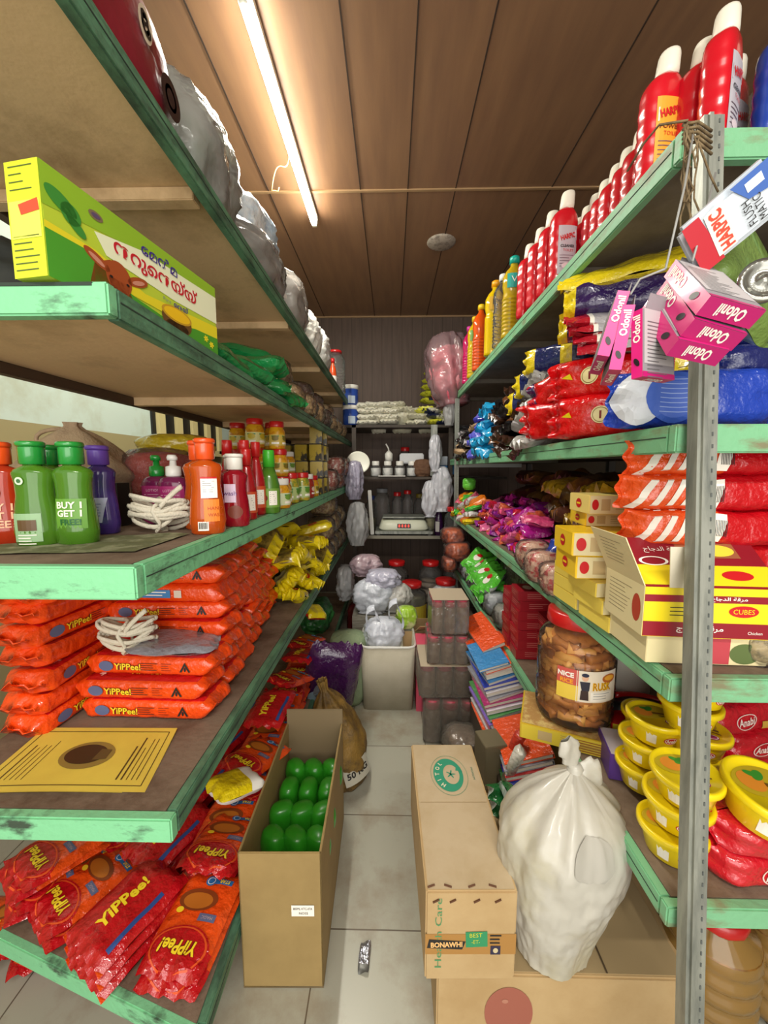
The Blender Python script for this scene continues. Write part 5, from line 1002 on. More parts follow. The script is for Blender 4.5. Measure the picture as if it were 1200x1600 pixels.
bag_on('pouch_bag', 'clear crumpled pouch at the edge beside the dark red boxes', (.62, 2.03, .587), .13, .16, .13, clear, 41, inner=mat('grey_goods4', '#9a9890', .4, coat=.4))
bag_on('pouch_bag', 'silver clear pouch below the green and white packets', (.62, 2.23, .587), .14, .16, .14, clear, 42, inner=mat('grey_goods5', '#b0b4b8', .3, coat=.4))
gw = [foil('#5cc43c', .2), foil('#e4e8e0', .25), foil('#48b030', .2)]
def reddot(g, fn, L, W): g.disc(ink_r, lambda a, b: fn(a, b) + Vector((0, 0, .001)), .01, 0, .018, .02); g.disc(ink_w, lambda a, b: fn(a, b) + Vector((0, 0, .0006)), -.02, .01, .03, .025)
gws = [pouch(.20, .15, .05, gw[0], gw[1], s, .011, decal=reddot).mesh('snack_packet') for s in (1, 5)]
for i in range(9):
    mobj(gws[i % 2], 'snack_packet', (.615, 2.32 + .11 * (i % 5) , .70 + .06 * (i // 5) + .02 * (i % 5)), (.3 * (-1) ** i, -.5, .4 * (i % 3)), 'green and white snack packet with a red spot, %s in the %s row' % (ORD[i % 5], ['lower', 'upper'][i // 5]), 'packet', 'green and white snack packets')
for i in range(5):
    bag_on('filled_bag', 'clear filler bag below the green and white packets, %s from the front' % ORD[i], (.64, 2.4 + .18 * i, .587), .2, .16, .12, clear, 240 + i, inner=mat('grey_goods5', '#b0b4b8', .3, coat=.4), group='filler bags on the fourth right shelf')
orr = mat('orange_snack', '#c85a24', .45, mix=('#8a3414', 20, .45, .6), bump=(30, 1), coat=.5)
for i, (x, y, z, w, h) in enumerate(((.53, 3.05, .72, .22, .16), (.50, 3.1, .84, .2, .14), (.56, 3.25, .60, .2, .14), (.46, 3.02, .64, .12, .12))):
    bag_on('snack_bag', 'clear bag of orange snacks at the far end of the right rack, %s' % ['middle', 'top', 'bottom', 'small left'][i], (x, y, z), w, .24, h, clear, 300 + i, inner=orr, group='bags of orange snacks')
for i, (x, y) in enumerate(((.82, 2.0), (.82, 2.35), (.84, 2.7), (.86, 3.05))):
    bag_on('herb_bag', 'dark clear bag of dried leaves behind the snacks, %s from the front' % ORD[i], (x, y, .587), .26, .3, .36, clear, 310 + i, inner=mat('dried_leaves', '#4a4a2a', .7, mix=('#6a7a4a', 20, .5, .6), bump=(60, 1)), group='dark bags of dried leaves')
# tubs
tb = mat('yellow_tub', '#f0d414', .3, coat=.4)
def tub():
    t = thing('dessert_tub', '', 'tub'); g = G(); g.loft([(0, .044, .044), (.003, .048, .048), (.05, .060, .060), (.055, .062, .062)], tb, n=36)
    def cn(e, face=-pi / 2): return lambda x, y: Vector(((.053 + y * .21 + e) * cos(face + x / .055), (.053 + y * .21 + e) * sin(face + x / .055), .028 + y))
    f = cn(.0018); g.disc(ink_r, f, -.005, .0, .018, .010); g.disc(ink_w, cn(.0022), -.005, 0, .016, .0085, r0=.9, rings=1); g.text('Anabi', ink_w, cn(.0026), -.005, 0, .010, w=.026, bold=.02); g.disc(ink('#e89a1c'), f, .045, -.004, .016, .014); g.disc(ink('#3a8a2c'), f, .045, .012, .008, .005); g.rect(ink_w, f, -.05, .0, .022, .03, n=3); g.lines(ink('#7a5a10'), f, .02, -.012, .03, 3, .005, .0014, .3); g.build('tub_body', t)
    g = G(); g.loft([(.052, .066, .066), (.054, .068, .068), (.064, .068, .068), (.067, .066, .066), (.067, .060, .060), (.0635, .058, .058)], tb, n=40)
    T = lambda e: plane((0, 0, .0636), (1, 0, 0), (0, 1, 0), e)
    g.disc(ink('#b8a020'), T(.0006), -.004, .016, .05, .030); g.disc(ink('#d8882a'), T(.0010), -.020, .018, .022, .020); g.disc(ink('#3a8a2c'), T(.0014), .002, .026, .014, .008, rot=.5); g.disc(ink('#3a8a2c'), T(.0014), -.006, .030, .012, .006, rot=-.6); g.disc(ink('#8c2a5a'), T(.001), .012, -.034, .014, .010); g.disc(ink_w, T(.0014), .012, -.034, .012, .008, r0=.88, rings=1)
    g.rect(ink('#6a4a10'), T(.0014), .018, .0, .045, .008, rot=-.4, n=1); g.rect(ink('#6a4a10'), T(.0014), .020, -.014, .038, .004, rot=-.4, n=1); g.build('lid', t); return t
tubp = tub(); GTb = 'yellow dessert tubs on the fourth right shelf'
stacks = [((.690, .965), 3, .60, 'stack left of the post'), ((.645, .795), 3, .587, 'stack right behind the steel post'), ((.765, .92), 5, .60, 'tall stack behind the post')]
for (x, y), n, z, d in stacks:
    for i in range(n): place(tubp, (x + .010 * ((i * 7) % 3 - 1), y + .008 * (i % 2), z + .068 * i), (R0.uniform(-.05, .05), R0.uniform(-.05, .05), R0.uniform(-.5, .5)), 'yellow dessert tub, %s from the bottom of the %s' % (ORD[i], d), GTb)
place(tubp, (.775, .745, .72), (.16, .05, .2), 'yellow dessert tub sitting on the red packets right of the post', GTb, scale=1.2)
place(tubp, (.76, 1.08, .60), (0, 0, 1), 'yellow dessert tub at the back beside the purple box', GTb)
place(tubp, (.76, 1.08, .668), (0, 0, 2), 'yellow dessert tub on top of the back one near the purple box', GTb)
rpk = foil('#c01424', .15)
def rdec(g, fn, L, W):
    up = lambda e: (lambda a, b: fn(a, b) + Vector((0, 0, e))); g.disc(ink('#e8c8c0'), up(.001), -.02, 0, .032, .020, r0=.9, rings=1); g.text('Anabi', ink('#f0d8d0'), up(.0012), -.02, 0, .020, w=.048, bold=.02); g.rect(ink('#c8a040'), up(.001), .05, -.02, .035, .02, n=3)
for i in range(2):
    upr(pouch(.26, .075, .12, rpk, rpk, 400 + i, .008, decal=rdec, nu=30, nv=16), 'jelly_packet', (.80 + .015 * i, .775, .623 + .062 * i), .12, 'glossy red packet under the big yellow tub, %s one' % ['lower', 'upper'][i], group='red packets under the tub')
for i in range(6):
    upr(pouch(.26, .09, .10, rpk, rpk, 410 + i, .008, decal=rdec), 'jelly_packet', (.93 + .05 * (i % 2), 1.0 + .10 * (i // 3), .64 + .08 * (i % 3)), .2, 'dark red packet at the back right of the tubs, %s up in the %s pile' % (ORD[i % 3], ['front', 'rear'][i // 3]), group='red packets at the back')

# ======== hanging things at the post ========
pk = mat('pink_print', '#dc1c7c', .4, coat=.2); pkd = mat('magenta_print', '#b8166a', .4, coat=.2); gcd = mat('grey_card', '#8d878c', .55)
def odo(label, B, A, e2, L2, T):
    """B nearest bottom corner of the spine, A its other end, e2 the direction of the broad face"""
    e1 = A - B; L1 = e1.length; e1.normalize(); e2 = Vector(e2); e2 = (e2 - e1 * e2.dot(e1)).normalized(); n = e1.cross(e2)
    t = thing('air_freshener_box', label, 'box', B, group='pink air freshener boxes hanging at the post'); g = G(); o = Vector((0, 0, 0)); a, b, c = e1 * L1, e2 * L2, n * T
    P = [o, o + a, o + a + b, o + b, o + c, o + a + c, o + a + b + c, o + b + c]
    g.add(P, [(0, 3, 2, 1), (4, 5, 6, 7)], gcd, False); g.add(P, [(0, 1, 5, 4), (2, 3, 7, 6)], pk, False); g.add(P, [(1, 2, 6, 5), (3, 0, 4, 7)], pkd, False)
    def face(mid, u, N): v = N.cross(u); return lambda e: (lambda x, y: mid + u * x + v * y + N * e)
    s1 = face(a * .5 + c * .5, e1, -e2); s2 = face(b * .5 + c * .5, -e2, -e1); s3 = face(a * .5 + b * .5, e1, -n)
    g.text('Odonil', ink_w, s1(.0008), L1 * .22, 0, T * .66, w=L1 * .40, bold=.03); g.disc(ink('#1c1418'), s1(.0008), -L1 * .27, 0, L1 * .07, T * .2, rot=.5)
    g.text('Odonil', ink_w, s2(.0008), 0, 0, T * .66, w=L2 * .5, bold=.03); g.rect(pkd, s3(.0005), -L1 * .5 + .004, 0, .008, L2, n=1)
    g.rect(ink('#b8b2b4'), s3(.0005), .01, 0, L1 * .8, L2 * .92, n=1); g.lines(ink('#6a6468'), face(a * .5 + b * .5, e2, -n)(.001), -.005, L1 * .32, L2 * .6, 16, .0056, .0013, .5)
    g.build('box', t)
    top = [a + b * .1, a + b * .9, a + b * .75 + e1 * .024, a + b * .25 + e1 * .024]; h = G(); h.add(top + [p_ + n * .001 for p_ in top], [(0, 1, 2, 3), (7, 6, 5, 4), (0, 4, 5, 1), (1, 5, 6, 2), (2, 6, 7, 3), (3, 7, 4, 0)], gcd, False); h.build('hang_tab', t); return t
for i, (pa, pb, pe, dy) in enumerate((((1056, 405), (1111, 462), (1200, 488), .52), ((1044, 433), (1086, 498), (1169, 524), .535), ((1018, 460), (1061, 530), (1141, 549), .548))):
    A, B, E_ = at(*pa, y=dy + .095), at(*pb, y=dy), at(*pe, y=dy); odo('pink air freshener box, ' + ['topmost, seen from below with grey back up', 'middle of the three tilted ones', 'lowest of the three tilted ones'][i], B, A, E_ - B, (E_ - B).length, .024)
for i, (tx, ty, bx_, by_) in enumerate(((985, 455, 952, 557), (993, 476, 971, 578), (1004, 481, 1004, 588))):
    B0 = at(bx_, by_, y=.60 - .008 * i); T0 = at(tx, ty, y=.605 - .008 * i)
    odo('pink air freshener box hanging upright, ' + ['leftmost', 'middle', 'right one with its printed grey face showing'][i], B0, T0, (.9, .42, 0) if i == 2 else (.35, .93, 0), .075, .0165)
g = G(); m_ = mat('clear_string', '#8f8f8c', .4); g.tube([at(1086, 190, y=.69), at(1070, 290, y=.64), at(1040, 420, y=.575)], .0016, m_); g.tube([at(1118, 270, y=.69), at(1100, 345, y=.64), at(1082, 408, y=.58)], .0016, m_); g.tube([at(1040, 420, y=.575), at(1000, 436, y=.60), at(985, 460, y=.59)], .0016, m_)
tag(g.build('hanging_string'), 'thin grey strings holding the pink air freshener boxes', 'string')
g = G(); jm = mat('jute', '#7d6a4c', .9, mix=('#5c4a30', 60, .4, .6)); R = random.Random(4)
for k in range(12):
    x0 = 1078 + R.uniform(-9, 14); g.tube([at(x0 + R.uniform(-3, 3) + (R.uniform(-6, 6) if j > 2 else 0), 190 + j * (12 + 9 * (k % 3)), y=.685 - .004 * j) for j in range(7)], .0014, jm, n=5)
for k in range(5): g.tube([at(1066, 196 + 7 * k, y=.69), at(1090, 190 + 8 * k, y=.675), at(1112, 205 + 9 * k, y=.69)], .0022, jm, n=5)
g.tube([at(1075, 188, y=.68), at(1030, 195, y=.69), at(1005, 225, y=.72), at(980, 268, y=.75)], .002, jm, n=5)
g.tube([at(1092, 225, y=.675), at(1110, 275, y=.67), at(1122, 300, y=.68)], .0016, jm, n=5)
tag(g.build('jute_twine'), 'bundle of frayed jute twine tied round the top of the steel post', 'twine')
fm = thing('cleaner_card', 'hanging blister card of flush cleaner blocks with a red corner beside the post', 'card', at(1140, 342, y=.60), (radians(20), 0, radians(0)))
fq = lambda e: (lambda x, y: Vector((x * cos(.75) - y * sin(.75) * 1, -.012 - e, x * sin(.75) + y * cos(.75))))
g = G(); cbw = mat('blister_white', '#c4ccd4', .25, coat=.6); M_ = Euler((0, -.75, 0)).to_matrix().to_4x4(); g.box((0, 0, 0), (.125, .022, .075), cbw, bev=.008); g.v = [tuple(M_ @ Vector(v)) for v in g.v]
g.poly(ink('#3a5fa8'), fq(.0003), [(.005, .036), (.06, .036), (.06, .0), (.02, .008)]); g.poly(ink('#b01828'), fq(.0003), [(-.062, -.036), (-.062, .036), (-.038, .036), (-.03, -.036)]); g.rect(ink('#e8eef4'), fq(.0008), .032, .022, .022, .012, n=1)
g.poly(ink('#ecdccc'), fq(.0008), [(-.036, -.03), (-.034, .03), (-.006, .034), (-.01, -.03)]); g.text('HARPIC', ink('#d0402a'), fq(.0014), -.021, .0, .018, w=.055, rot=pi / 2, bold=.04)
g.text('FLUSH', ink_k, fq(.0012), .014, -.008, .011, rot=pi / 2, w=.034); g.text('MATIC', ink_k, fq(.0012), .028, -.010, .011, rot=pi / 2, w=.034); g.build('card', fm)
og = thing('olive_pouch', 'olive green pouch hanging behind the flush cleaner card', 'pouch', at(1160, 436, y=.70), (radians(78), 0.5, .4)); pouch(.20, .17, .05, foil('#66803c', .3), None, 50, .004, boxy=.6).build('pouch_body', og)
tag(G().loft([(-.012, .028, .028), (0, .032, .032), (.006, .032, .032), (.006, .024, .024), (.002, .022, .022), (.002, .008, .008), (.008, .006, .006)], mat('shiny_tin', '#8f8f88', .2, metal=.8), n=26).build('scrubber', loc=at(1192, 440, y=.60), rot=(radians(80), 0, -.3)), 'round silver scrubber hanging at the right picture edge', 'scrubber')

# ======== floor, right side ========
kb = mat('kraft_carton', '#b89c70', .75, mix=('#ab8d60', 6, .4, .7)); kbl = mat('kraft_top', '#b5a182', .75, mix=('#a8926e', 6, .4, .7))
bc = thing('cardboard_carton', 'large worn carton on the floor under the smaller carton and the white bag', 'carton', (.435, 1.10, 0)); W, D, H = .64, .56, .205
G().box((0, 0, H / 2), (W, D, H), kb, bev=.004).build('box', bc); g = G(); g.box((-.01, -.155, H + .002), (W * .96, D * .42, .004), mat('kraft_flap', '#9c8660', .8), rot=(radians(1.0), 0, 0)); g.build('flap', bc)
g = G(); g.box((0, 0, 0), (.004, .15, .001), mat('flap_shadow_gap', '#4a3a24', .9)); g.v = [(v[0] + .10, v[1] - .2, v[2] + H + .0065) for v in g.v]; g.build('gap_shade_strip', bc)  # thin dark strip painting the shade in the flap's gap
pf = lambda x, y: Vector((x, -D / 2 - .0014, H / 2 + y)); g = G(); g.disc(ink('#9c5a4a'), pf, -.14, -.005, .06, .075, n=30); g.disc(ink('#b07864'), lambda x, y: pf(x, y) + Vector((0, -.0006, 0)), -.15, .03, .008, .006); g.build('printed_tomato', bc, label='faded red printed oval')
ct = thing('cardboard_carton', 'long tan carton with a green round printed logo, on top of the large floor carton', 'carton', (.187, 1.05, .212), (0, 0, radians(1.2)))
W, D, H = .218, .49, .243; G().box((0, 0, H / 2), (W, D, H), kb, bev=.004).build('box', ct)
g = G(); tp = lambda e: plane((0, 0, H), (1, 0, 0), (0, 1, 0), e); g.rect(kbl, tp(.0006), 0, 0, W - .012, D - .012, n=1); gr_ = ink('#2c8a6a')
g.disc(ink('#6a8a6a'), tp(.0012), .005, .105, .060, .082, r0=.975, rings=1, n=40); g.disc(gr_, tp(.0014), .002, .105, .048, .068, n=40); g.disc(kbl, tp(.0020), .012, .105, .026, .040, n=30)
for i, ch in enumerate('HITOL'): a = radians(232 - i * 26); g.text(ch, ink('#d8cdb0'), tp(.0024), .004 + .038 * cos(a), .105 + .055 * sin(a), .014, rot=a + pi / 2 + pi, bold=.03)
for i in range(5): g.disc(gr_, tp(.0024), .010 + .006 * cos(i * 1.3), .105 + .008 * sin(i * 1.3), .010, .0025, rot=i * 1.3)
g.poly(gr_, tp(.0024), [(.028, .12), (.05, .115), (.045, .135), (.034, .145)]); g.text('PREMIUM', ink('#4a7a62'), tp(.0012), .083, .11, .007, rot=-pi / 2, w=.05)
g.rect(ink('#9c845c'), tp(.0012), 0, .0, W - .02, .0015, n=1); g.build('printed_top', ct)
g = G(); fr_ = lambda e: plane((0, -D / 2, H / 2), (1, 0, 0), (0, 0, 1), e); g.rect(ink('#a5783c'), fr_(.0006), 0, -.02, W, .056, n=1); g.poly(ink_k, fr_(.0012), [(-.105, -.03), (-.02, -.034), (-.012, -.012), (-.10, -.006)]); g.text('BONAWHI', ink('#e0b070'), fr_(.0018), -.058, -.02, .015, w=.076, rot=.03, bold=.04)
g.rect(ink('#2c8a5a'), fr_(.0014), .014, -.006, .052, .042, n=1, rot=.04); g.text('BEST', ink('#c8c83a'), fr_(.002), .012, .006, .011, rot=.04, w=.03); g.text('-ET-', ink('#c8c83a'), fr_(.002), .012, -.012, .010, w=.02)
g.text('Health Care', ink('#4a8a5a'), fr_(.0010), -.078, .010, .016, w=.19, rot=pi / 2); g.lines(ink_k, fr_(.0014), .060, .004, .028, 3, .010, .004, .2); g.rect(ink('#2a2440'), fr_(.0014), .060, -.036, .024, .024, n=1); g.disc(ink('#c8b890'), fr_(.002), .060, -.036, .006, .007); g.build('printed_tape', ct)
sm = mat('rusty_staple', '#5c3a24', .7)
for i, x in enumerate((-.085, -.045, .012, .062)):
    G().box((x - .01, -D / 2 + .012, H + .002), (.018, .003, .003), sm, rot=(0, 0, .3 * (-1) ** i)).build('staple', ct); G().box((x, -D / 2 - .002, H - .022), (.016, .003, .003), sm, rot=(0, -.5, 0)).build('staple', ct)
# white knotted garbage bag
wb = thing('rubbish_bag', 'large knotted white plastic bag standing on the large floor carton', 'bag', (.420, .885, .212), (radians(-2), radians(3), .3))
wm_ = mat('white_bag_plastic', '#b9b5aa', .38, coat=.2, bump=(9, .9), mix=('#aea686', 3, .45, .7))
BH = .47
def bagf(u, v):
    a = u * 2 * pi; t = v
    r = .090 + .074 * sin(min(1, t / .64) * pi / 2) ** 1.3 if t < .64 else .152 * (1 - ((t - .64) / .36) ** 2.0) + .012
    up_ = max(0, t - .45) ** 1.3
    fold = 1 + .30 * up_ * sin(a * 11 + 1.5 * sin(a * 3)) * (.6 + .4 * sin(a * 2 + 1)) + .10 * nz(cos(a) * 1.8, sin(a) * 1.8, t * 3) + .05 * abs(nz(cos(a) * 5, sin(a) * 5, t * 4 + 3)) - .05 * abs(nz(cos(a) * 6 + 4, sin(a) * 6, t * 9)) + .02 * nz(cos(a) * 14, sin(a) * 14, t * 14)
    return Vector((r * cos(a) * fold + .035 * t * t, r * .84 * sin(a) * fold, BH * t ** .95))
g = G(); g.grid(bagf, 110, 70, wm_, wrap=True); g.add([bagf(i / 110, 0) for i in range(110)], [tuple(range(110))[::-1]], wm_); g.build('bag_body', wb)
def ear(base, tip, w, bend):
    base, tip = Vector(base), Vector(tip)
    def f(u, v):
        c = base.lerp(tip, v) + Vector((0, 0, bend * sin(v * pi))); ww = w * (.25 + .9 * sin(min(1, v * 1.25) * pi * .62)) * (1 if v < .85 else 1 - (v - .85) * 3.5); a = u * 2 * pi
        s_ = (tip - base).normalized().cross(Vector((0, 1, 0))).normalized(); return c + s_ * ww * cos(a) * (1 + .15 * sin(v * 20)) + Vector((0, 1, 0)) * ww * .35 * sin(a) * (1 + .5 * sin(a * 3 + v * 6))
    return f
k_ = G(); K0 = Vector((.037, 0, BH))
k_.grid(ear(K0, K0 + Vector((-.045, -.01, .095)), .026, .0), 16, 12, wm_, wrap=True); k_.grid(ear(K0, K0 + Vector((.062, -.02, -.030)), .028, .02), 16, 12, wm_, wrap=True)
k_.loft([(BH - .022, .03, .03, .035, 0), (BH - .008, .017, .017, .036, 0), (BH + .006, .022, .020, .037, 0), (BH + .018, .012, .012, .037, 0)], wm_, n=14); k_.build('knot', wb)
g = G(); S2 = lambda u, v: bagf(.665 + u * .10, .66 + v * .17) + Vector((0, -.0035, 0)); g.grid(lambda u, v: S2(.5 + (u - .5) * (1 - (2 * v - 1) ** 4 * .6), v), 12, 8, mat('grey_blue_shape', '#a8a49a', .7)); g.build('grey_patch', wb, label='grey patch showing through the plastic')
# books in leaning piles in front of the fourth board
bkc = ['#e8521c', '#d8d4cc', '#2c7ab8', '#2c3fa8', '#c8c4c8', '#8a8a94', '#a82c6a', '#d8ccd8', '#4a8a4a', '#7a5ab8', '#c83c3c', '#b8b4b8']
page = mat('book_pages', '#cfc8b8', .7, bump=(250, .3))
def book(name, label, loc, rot, d, col):
    t = thing(name, label, 'book', loc, rot, 'notebooks stacked on the floor by the right rack'); W, D, H = d; m_ = foil(col, .3)
    g = G(); g.box((0, 0, H - .001), (W, D, .002), m_); g.box((0, 0, .001), (W, D, .002), m_); g.box((W / 2, 0, H / 2), (.002, D, H), m_); g.build('cover', t); G().box((-.002, 0, H / 2), (W - .006, D - .006, H - .004), page).build('pages', t); return t
R = random.Random(3)
for i in range(13):
    z = .30 + .021 * i; book('notebook', 'notebook, %s from the top of the far leaning pile' % ORD[12 - i], (.50 + .004 * (i % 3), 1.66 + .012 * i, z), (radians(4), radians(-14), radians(6) + R.uniform(-.08, .08)), (.19, .27, .018), bkc[(12 - i) % 12])
for i in range(8):
    z = .24 + .021 * i; book('notebook', 'notebook, %s from the top of the near pile behind the white bag' % ORD[7 - i], (.51 + .004 * (i % 3), 1.36 + .008 * i, z), (radians(2), radians(-18), radians(-6) + R.uniform(-.1, .1)), (.18, .24, .018), bkc[(7 - i) * 5 % 12])
book('notebook', 'orange and yellow notebook lying on the far leaning pile', (.475, 1.92, .60), (radians(8), radians(-22), .12), (.12, .30, .022), '#e8521c')
book('notebook', 'light blue notebook on the far pile below the orange one', (.46, 1.76, .56), (radians(4), radians(-16), .05), (.14, .22, .014), '#3a8ac8')
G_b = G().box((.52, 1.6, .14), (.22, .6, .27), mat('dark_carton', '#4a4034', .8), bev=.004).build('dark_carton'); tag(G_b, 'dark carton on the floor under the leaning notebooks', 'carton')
for i, (x, y, c) in enumerate(((.455, 1.40, '#c83c2c'), (.43, 1.32, '#d8d4c8'))):
    o = G().loft([(0, .018, .018), (.16, .022, .022), (.17, .004, .022)], foil(c, .3), n=16).build('paste_tube', loc=(x, y, .30), rot=(.3, .2, 0)); tag(o, ['red and white tube leaning by the notebooks', 'pale tube leaning by the notebooks'][i], 'tube')
G_c = G().box((0, 0, .09), (.09, .10, .18), mat('dark_olive_card', '#6a6048', .8), bev=.002).build('small_box', loc=(.395, 1.42, .21), rot=(0, 0, .2)); tag(G_c, 'small dull box behind the long tan carton', 'box')
for i, (x, y, z) in enumerate(((.40, 1.26, .22), (.42, 1.20, .28))): tag(pouch(.13, .10, .05, foil('#1c6a34', .2), foil('#d0e0d8', .2), 500 + i, .012).build('green_packet', loc=(x, y, z + .05), rot=(.8, .4, .5 + i)), 'green foil packet between the long carton and the white bag, ' + ['lower', 'upper'][i], 'packet')
# shrink-wrapped packs
smoke = film('smoky_wrap', '#cfc6b8', .28, .4, .12, 30, .8); jb = mat('jar_brown', '#6a5040', .35, coat=.4, mix=('#8a7460', 20, .45, .6)); pl = mat('pink_lids', '#b83a50', .4)
def wrapped(label, loc, d, rz, nx, top):
    t = thing('wrapped_pack', label, 'pack', loc, (0, 0, rz), 'shrink-wrapped packs of jars in one pile'); W, D, H = d; g = G(); g.box((0, 0, H / 2), (W, D, H), smoke, bev=.012); g.build('wrap', t)
    r = W / nx / 2 * .95; ny = max(1, int(D / (2 * r))); g = G(); l = G()
    for i in range(nx):
        for j in range(ny):
            x = -W / 2 + (i + .5) * W / nx; y = -D / 2 + (j + .5) * D / ny; j_ = G().loft([(.003, r * .9, r * .9, x, y), (.01, r, r, x, y), (H * .7, r, r, x, y), (H * .78, r * .85, r * .85, x, y)], jb, n=16).build('jar', t); G().loft([(H * .78, r * .9, r * .9, x, y), (H - .006, r * .9, r * .9, x, y)], pl, n=16).build('jar_lid', j_)
    if top: G().box((0, 0, H + .001), (W * .96, D * .96, .003), mat('pack_card', '#b8a890', .7), bev=.001).build('card_sheet', t)
wrapped('topmost shrink-wrapped pack of jars with a pale card on top', (.305, 2.02, .585), (.195, .20, .19), .02, 3, True)
wrapped('second shrink-wrapped pack of jars from the top', (.30, 2.02, .425), (.22, .22, .158), -.03, 3, False)
wrapped('wide shrink-wrapped pack with a pale card, third from the top', (.285, 2.03, .245), (.28, .26, .178), .02, 3, True)
wrapped('bottom shrink-wrapped pack of the pile on the floor', (.32, 2.02, 0), (.29, .28, .243), -.05, 3, False)
bag_on('rubble_bag', 'grey plastic-covered bundle on the floor before the jar packs', (.36, 1.78, 0), .22, .2, .17, smoke, 71, inner=jb)
# bin with shopping bags
bn = thing('foam_bin', 'pale grey square bin standing in the aisle with a carrier bag in it', 'bin', (-.02, 2.31, 0)); bm_ = mat('pale_bin', '#b3ab97', .7, mix=('#a39a84', 5, .4, .7)); g = G()
g.loft([(0, .15, .14, 0, 0, 14), (.40, .165, .155, 0, 0, 14), (.40, .155, .145, 0, 0, 14), (.02, .14, .13, 0, 0, 14)], bm_, n=64, cap=(1, 1)); g.build('bin_body', bn)
g = G(); g.loft([(.385, .158, .148, 0, 0, 10), (.405, .170, .160, 0, 0, 10), (.408, .160, .150, 0, 0, 10)], mat('white_liner', '#dcdad2', .4), n=48, cap=(0, 0), rip=lambda a, z: 1 + .02 * nz(a * 3, z * 30)); g.build('liner', bn)
wpb = mat('carrier_white', '#c8ccd6', .3, coat=.3, bump=(20, 1.0))
t = thing('carrier_bag', 'white carrier bag with two handle loops stuffed in the pale bin', 'bag', (-.05, 2.29, .33), (0, 0, .1)); lump(G(), .24, .17, .20, wpb, 3, .2).build('bag_body', t)
for s_ in (-1, 1):
    def hnd(u, v, s_=s_):
        q = pi * u; w_ = .030 * (1 + .8 * abs(cos(q))) * (v - .5); return Vector((s_ * .07 + (.045 - .2 * w_) * cos(q) + .01 * sin(q * 5), -.02 + .012 * s_ + w_ * .5 + .008 * nz(q * 3, v * 4, s_), .13 + (.15 + (.03 if s_ > 0 else 0) + w_) * sin(q)))
    g = G(); g.grid(hnd, 26, 6, wpb); g.build('handle', t)
for i, (x, y, z, w, h, m_) in enumerate(((-.14, 2.72, .41, .30, .24, wpb), (.03, 2.76, .41, .24, .20, mat('milky_bag', '#bdbab4', .35, coat=.3, bump=(20, 1))), (-.06, 2.74, .58, .26, .14, mat('lilac_white_bag', '#b4b2c4', .3, coat=.3, bump=(20, 1))), (-.20, 2.95, .62, .24, .16, mat('pinkish_bag', '#a89098', .35, coat=.3, bump=(20, 1))))):
    bag_on('crumpled_bag', ['crumpled white bag, left of the heap behind the bin', 'milky bag, right of the heap behind the bin', 'lilac white bag topping the heap behind the bin', 'pinkish bag behind the heap over the bin'][i], (x, y, z), w, .2, h, m_, 80 + i, amp=.24, p=2.0)
tag(G().box((0, 0, .2), (.36, .28, .40), mat('grey_stack', '#8a8478', .7, mix=('#b0aca0', 3, .45, .55, (1, 1, 12)))).build('stacked_trays', loc=(-.10, 2.78, .0)), 'grey stacked trays under the heap of carrier bags', 'trays')
cf = thing('open_carton', 'open brown carton with a bent flap beside the bin', 'carton', (.17, 2.50, 0)); 
for s in (-1, 1): G().box((s * .09, 0, .20), (.004, .22, .40), card).build('side_panel', cf)
for s in (-1, 1): G().box((0, s * .11, .20), (.18, .004, .40), card).build('side_panel', cf)
g = G(); g.hexa([(-.02, -.115, .40), (.14, -.02, .40), (.138, -.015, .40), (-.022, -.11, .40), (.01, -.20, .47), (.20, -.12, .44), (.198, -.115, .443), (.008, -.195, .473)], card); g.build('flap', cf)
tag(lump(G(), .14, .12, .14, mat('lime_packet', '#a0c83c', .3, coat=.4, mix=('#d8d8a0', 12, .5, .6)), 3, .15).build('lime_packet', loc=(.10, 2.47, .40)), 'lime green packet sticking out of the open carton', 'packet')
t = thing('liner_carton', 'pink-edged carton behind the wrapped packs', 'carton', (.20, 2.24, 0)); G().box((0, 0, .21), (.10, .16, .42), mat('pink_edge_card', '#d8506a', .5), bev=.002).build('box', t)

# ======== far end ========
def fjar(name, label, x, y, z, r, h, body, lid=redp, ring=6, cont=None, lab=None): 
    t = jar_thing(name, label, 'jar', r, h, body, lid, lab, ring=ring, lid_r=r * .66, neck=r * .6, lid_h=.04, contents=cont); t.location = (x, y, z); return t
wc = mat('white_contents', '#d8d8d4', .6); yc = mat('oil_contents', '#8a7a2a', .3)
fjar('storage_jar', 'white jar with a dark red label on the floor at the aisle end', .47, 3.25, .0, .13, .50, mat('white_jar', '#d4d6d8', .3, coat=.4), ring=7, lab=mat('dark_red_label', '#8a2018', .5))
fjar('storage_jar', 'clear jar with a yellow label next to the white jar', .18, 3.30, .0, .13, .46, clear, ring=0, cont=(mat('dull_oil', '#6a6650', .4), .8), lab=mat('yellow_label', '#c8b83a', .5))
fjar('storage_jar', 'clear jar with a red lid behind the heap of carrier bags', .0, 3.35, .0, .12, .46, clear, ring=5, cont=(wc, .5))
fjar('storage_jar', 'clear jar with a red lid left of the other floor jars', -.17, 3.45, .0, .12, .52, clear, ring=5, cont=(wc, .6))
for i, x in enumerate((.05, .38, .62)): fjar('storage_jar', 'dim red-lidded jar in the back row on the floor, ' + ['left', 'middle', 'right'][i], x, 3.66, .0, .12, .56, clear, ring=5, cont=(mat('dim_goods', '#7a6a5a', .6), .7))
tag(lump(G(), .2, .2, .34, mat('dark_red_bag', '#5a1418', .4, bump=(20, .8)), 5, .2).build('red_bag', loc=(-.27, 3.1, 0)), 'dark red bag on the floor at the far left of the aisle', 'bag')
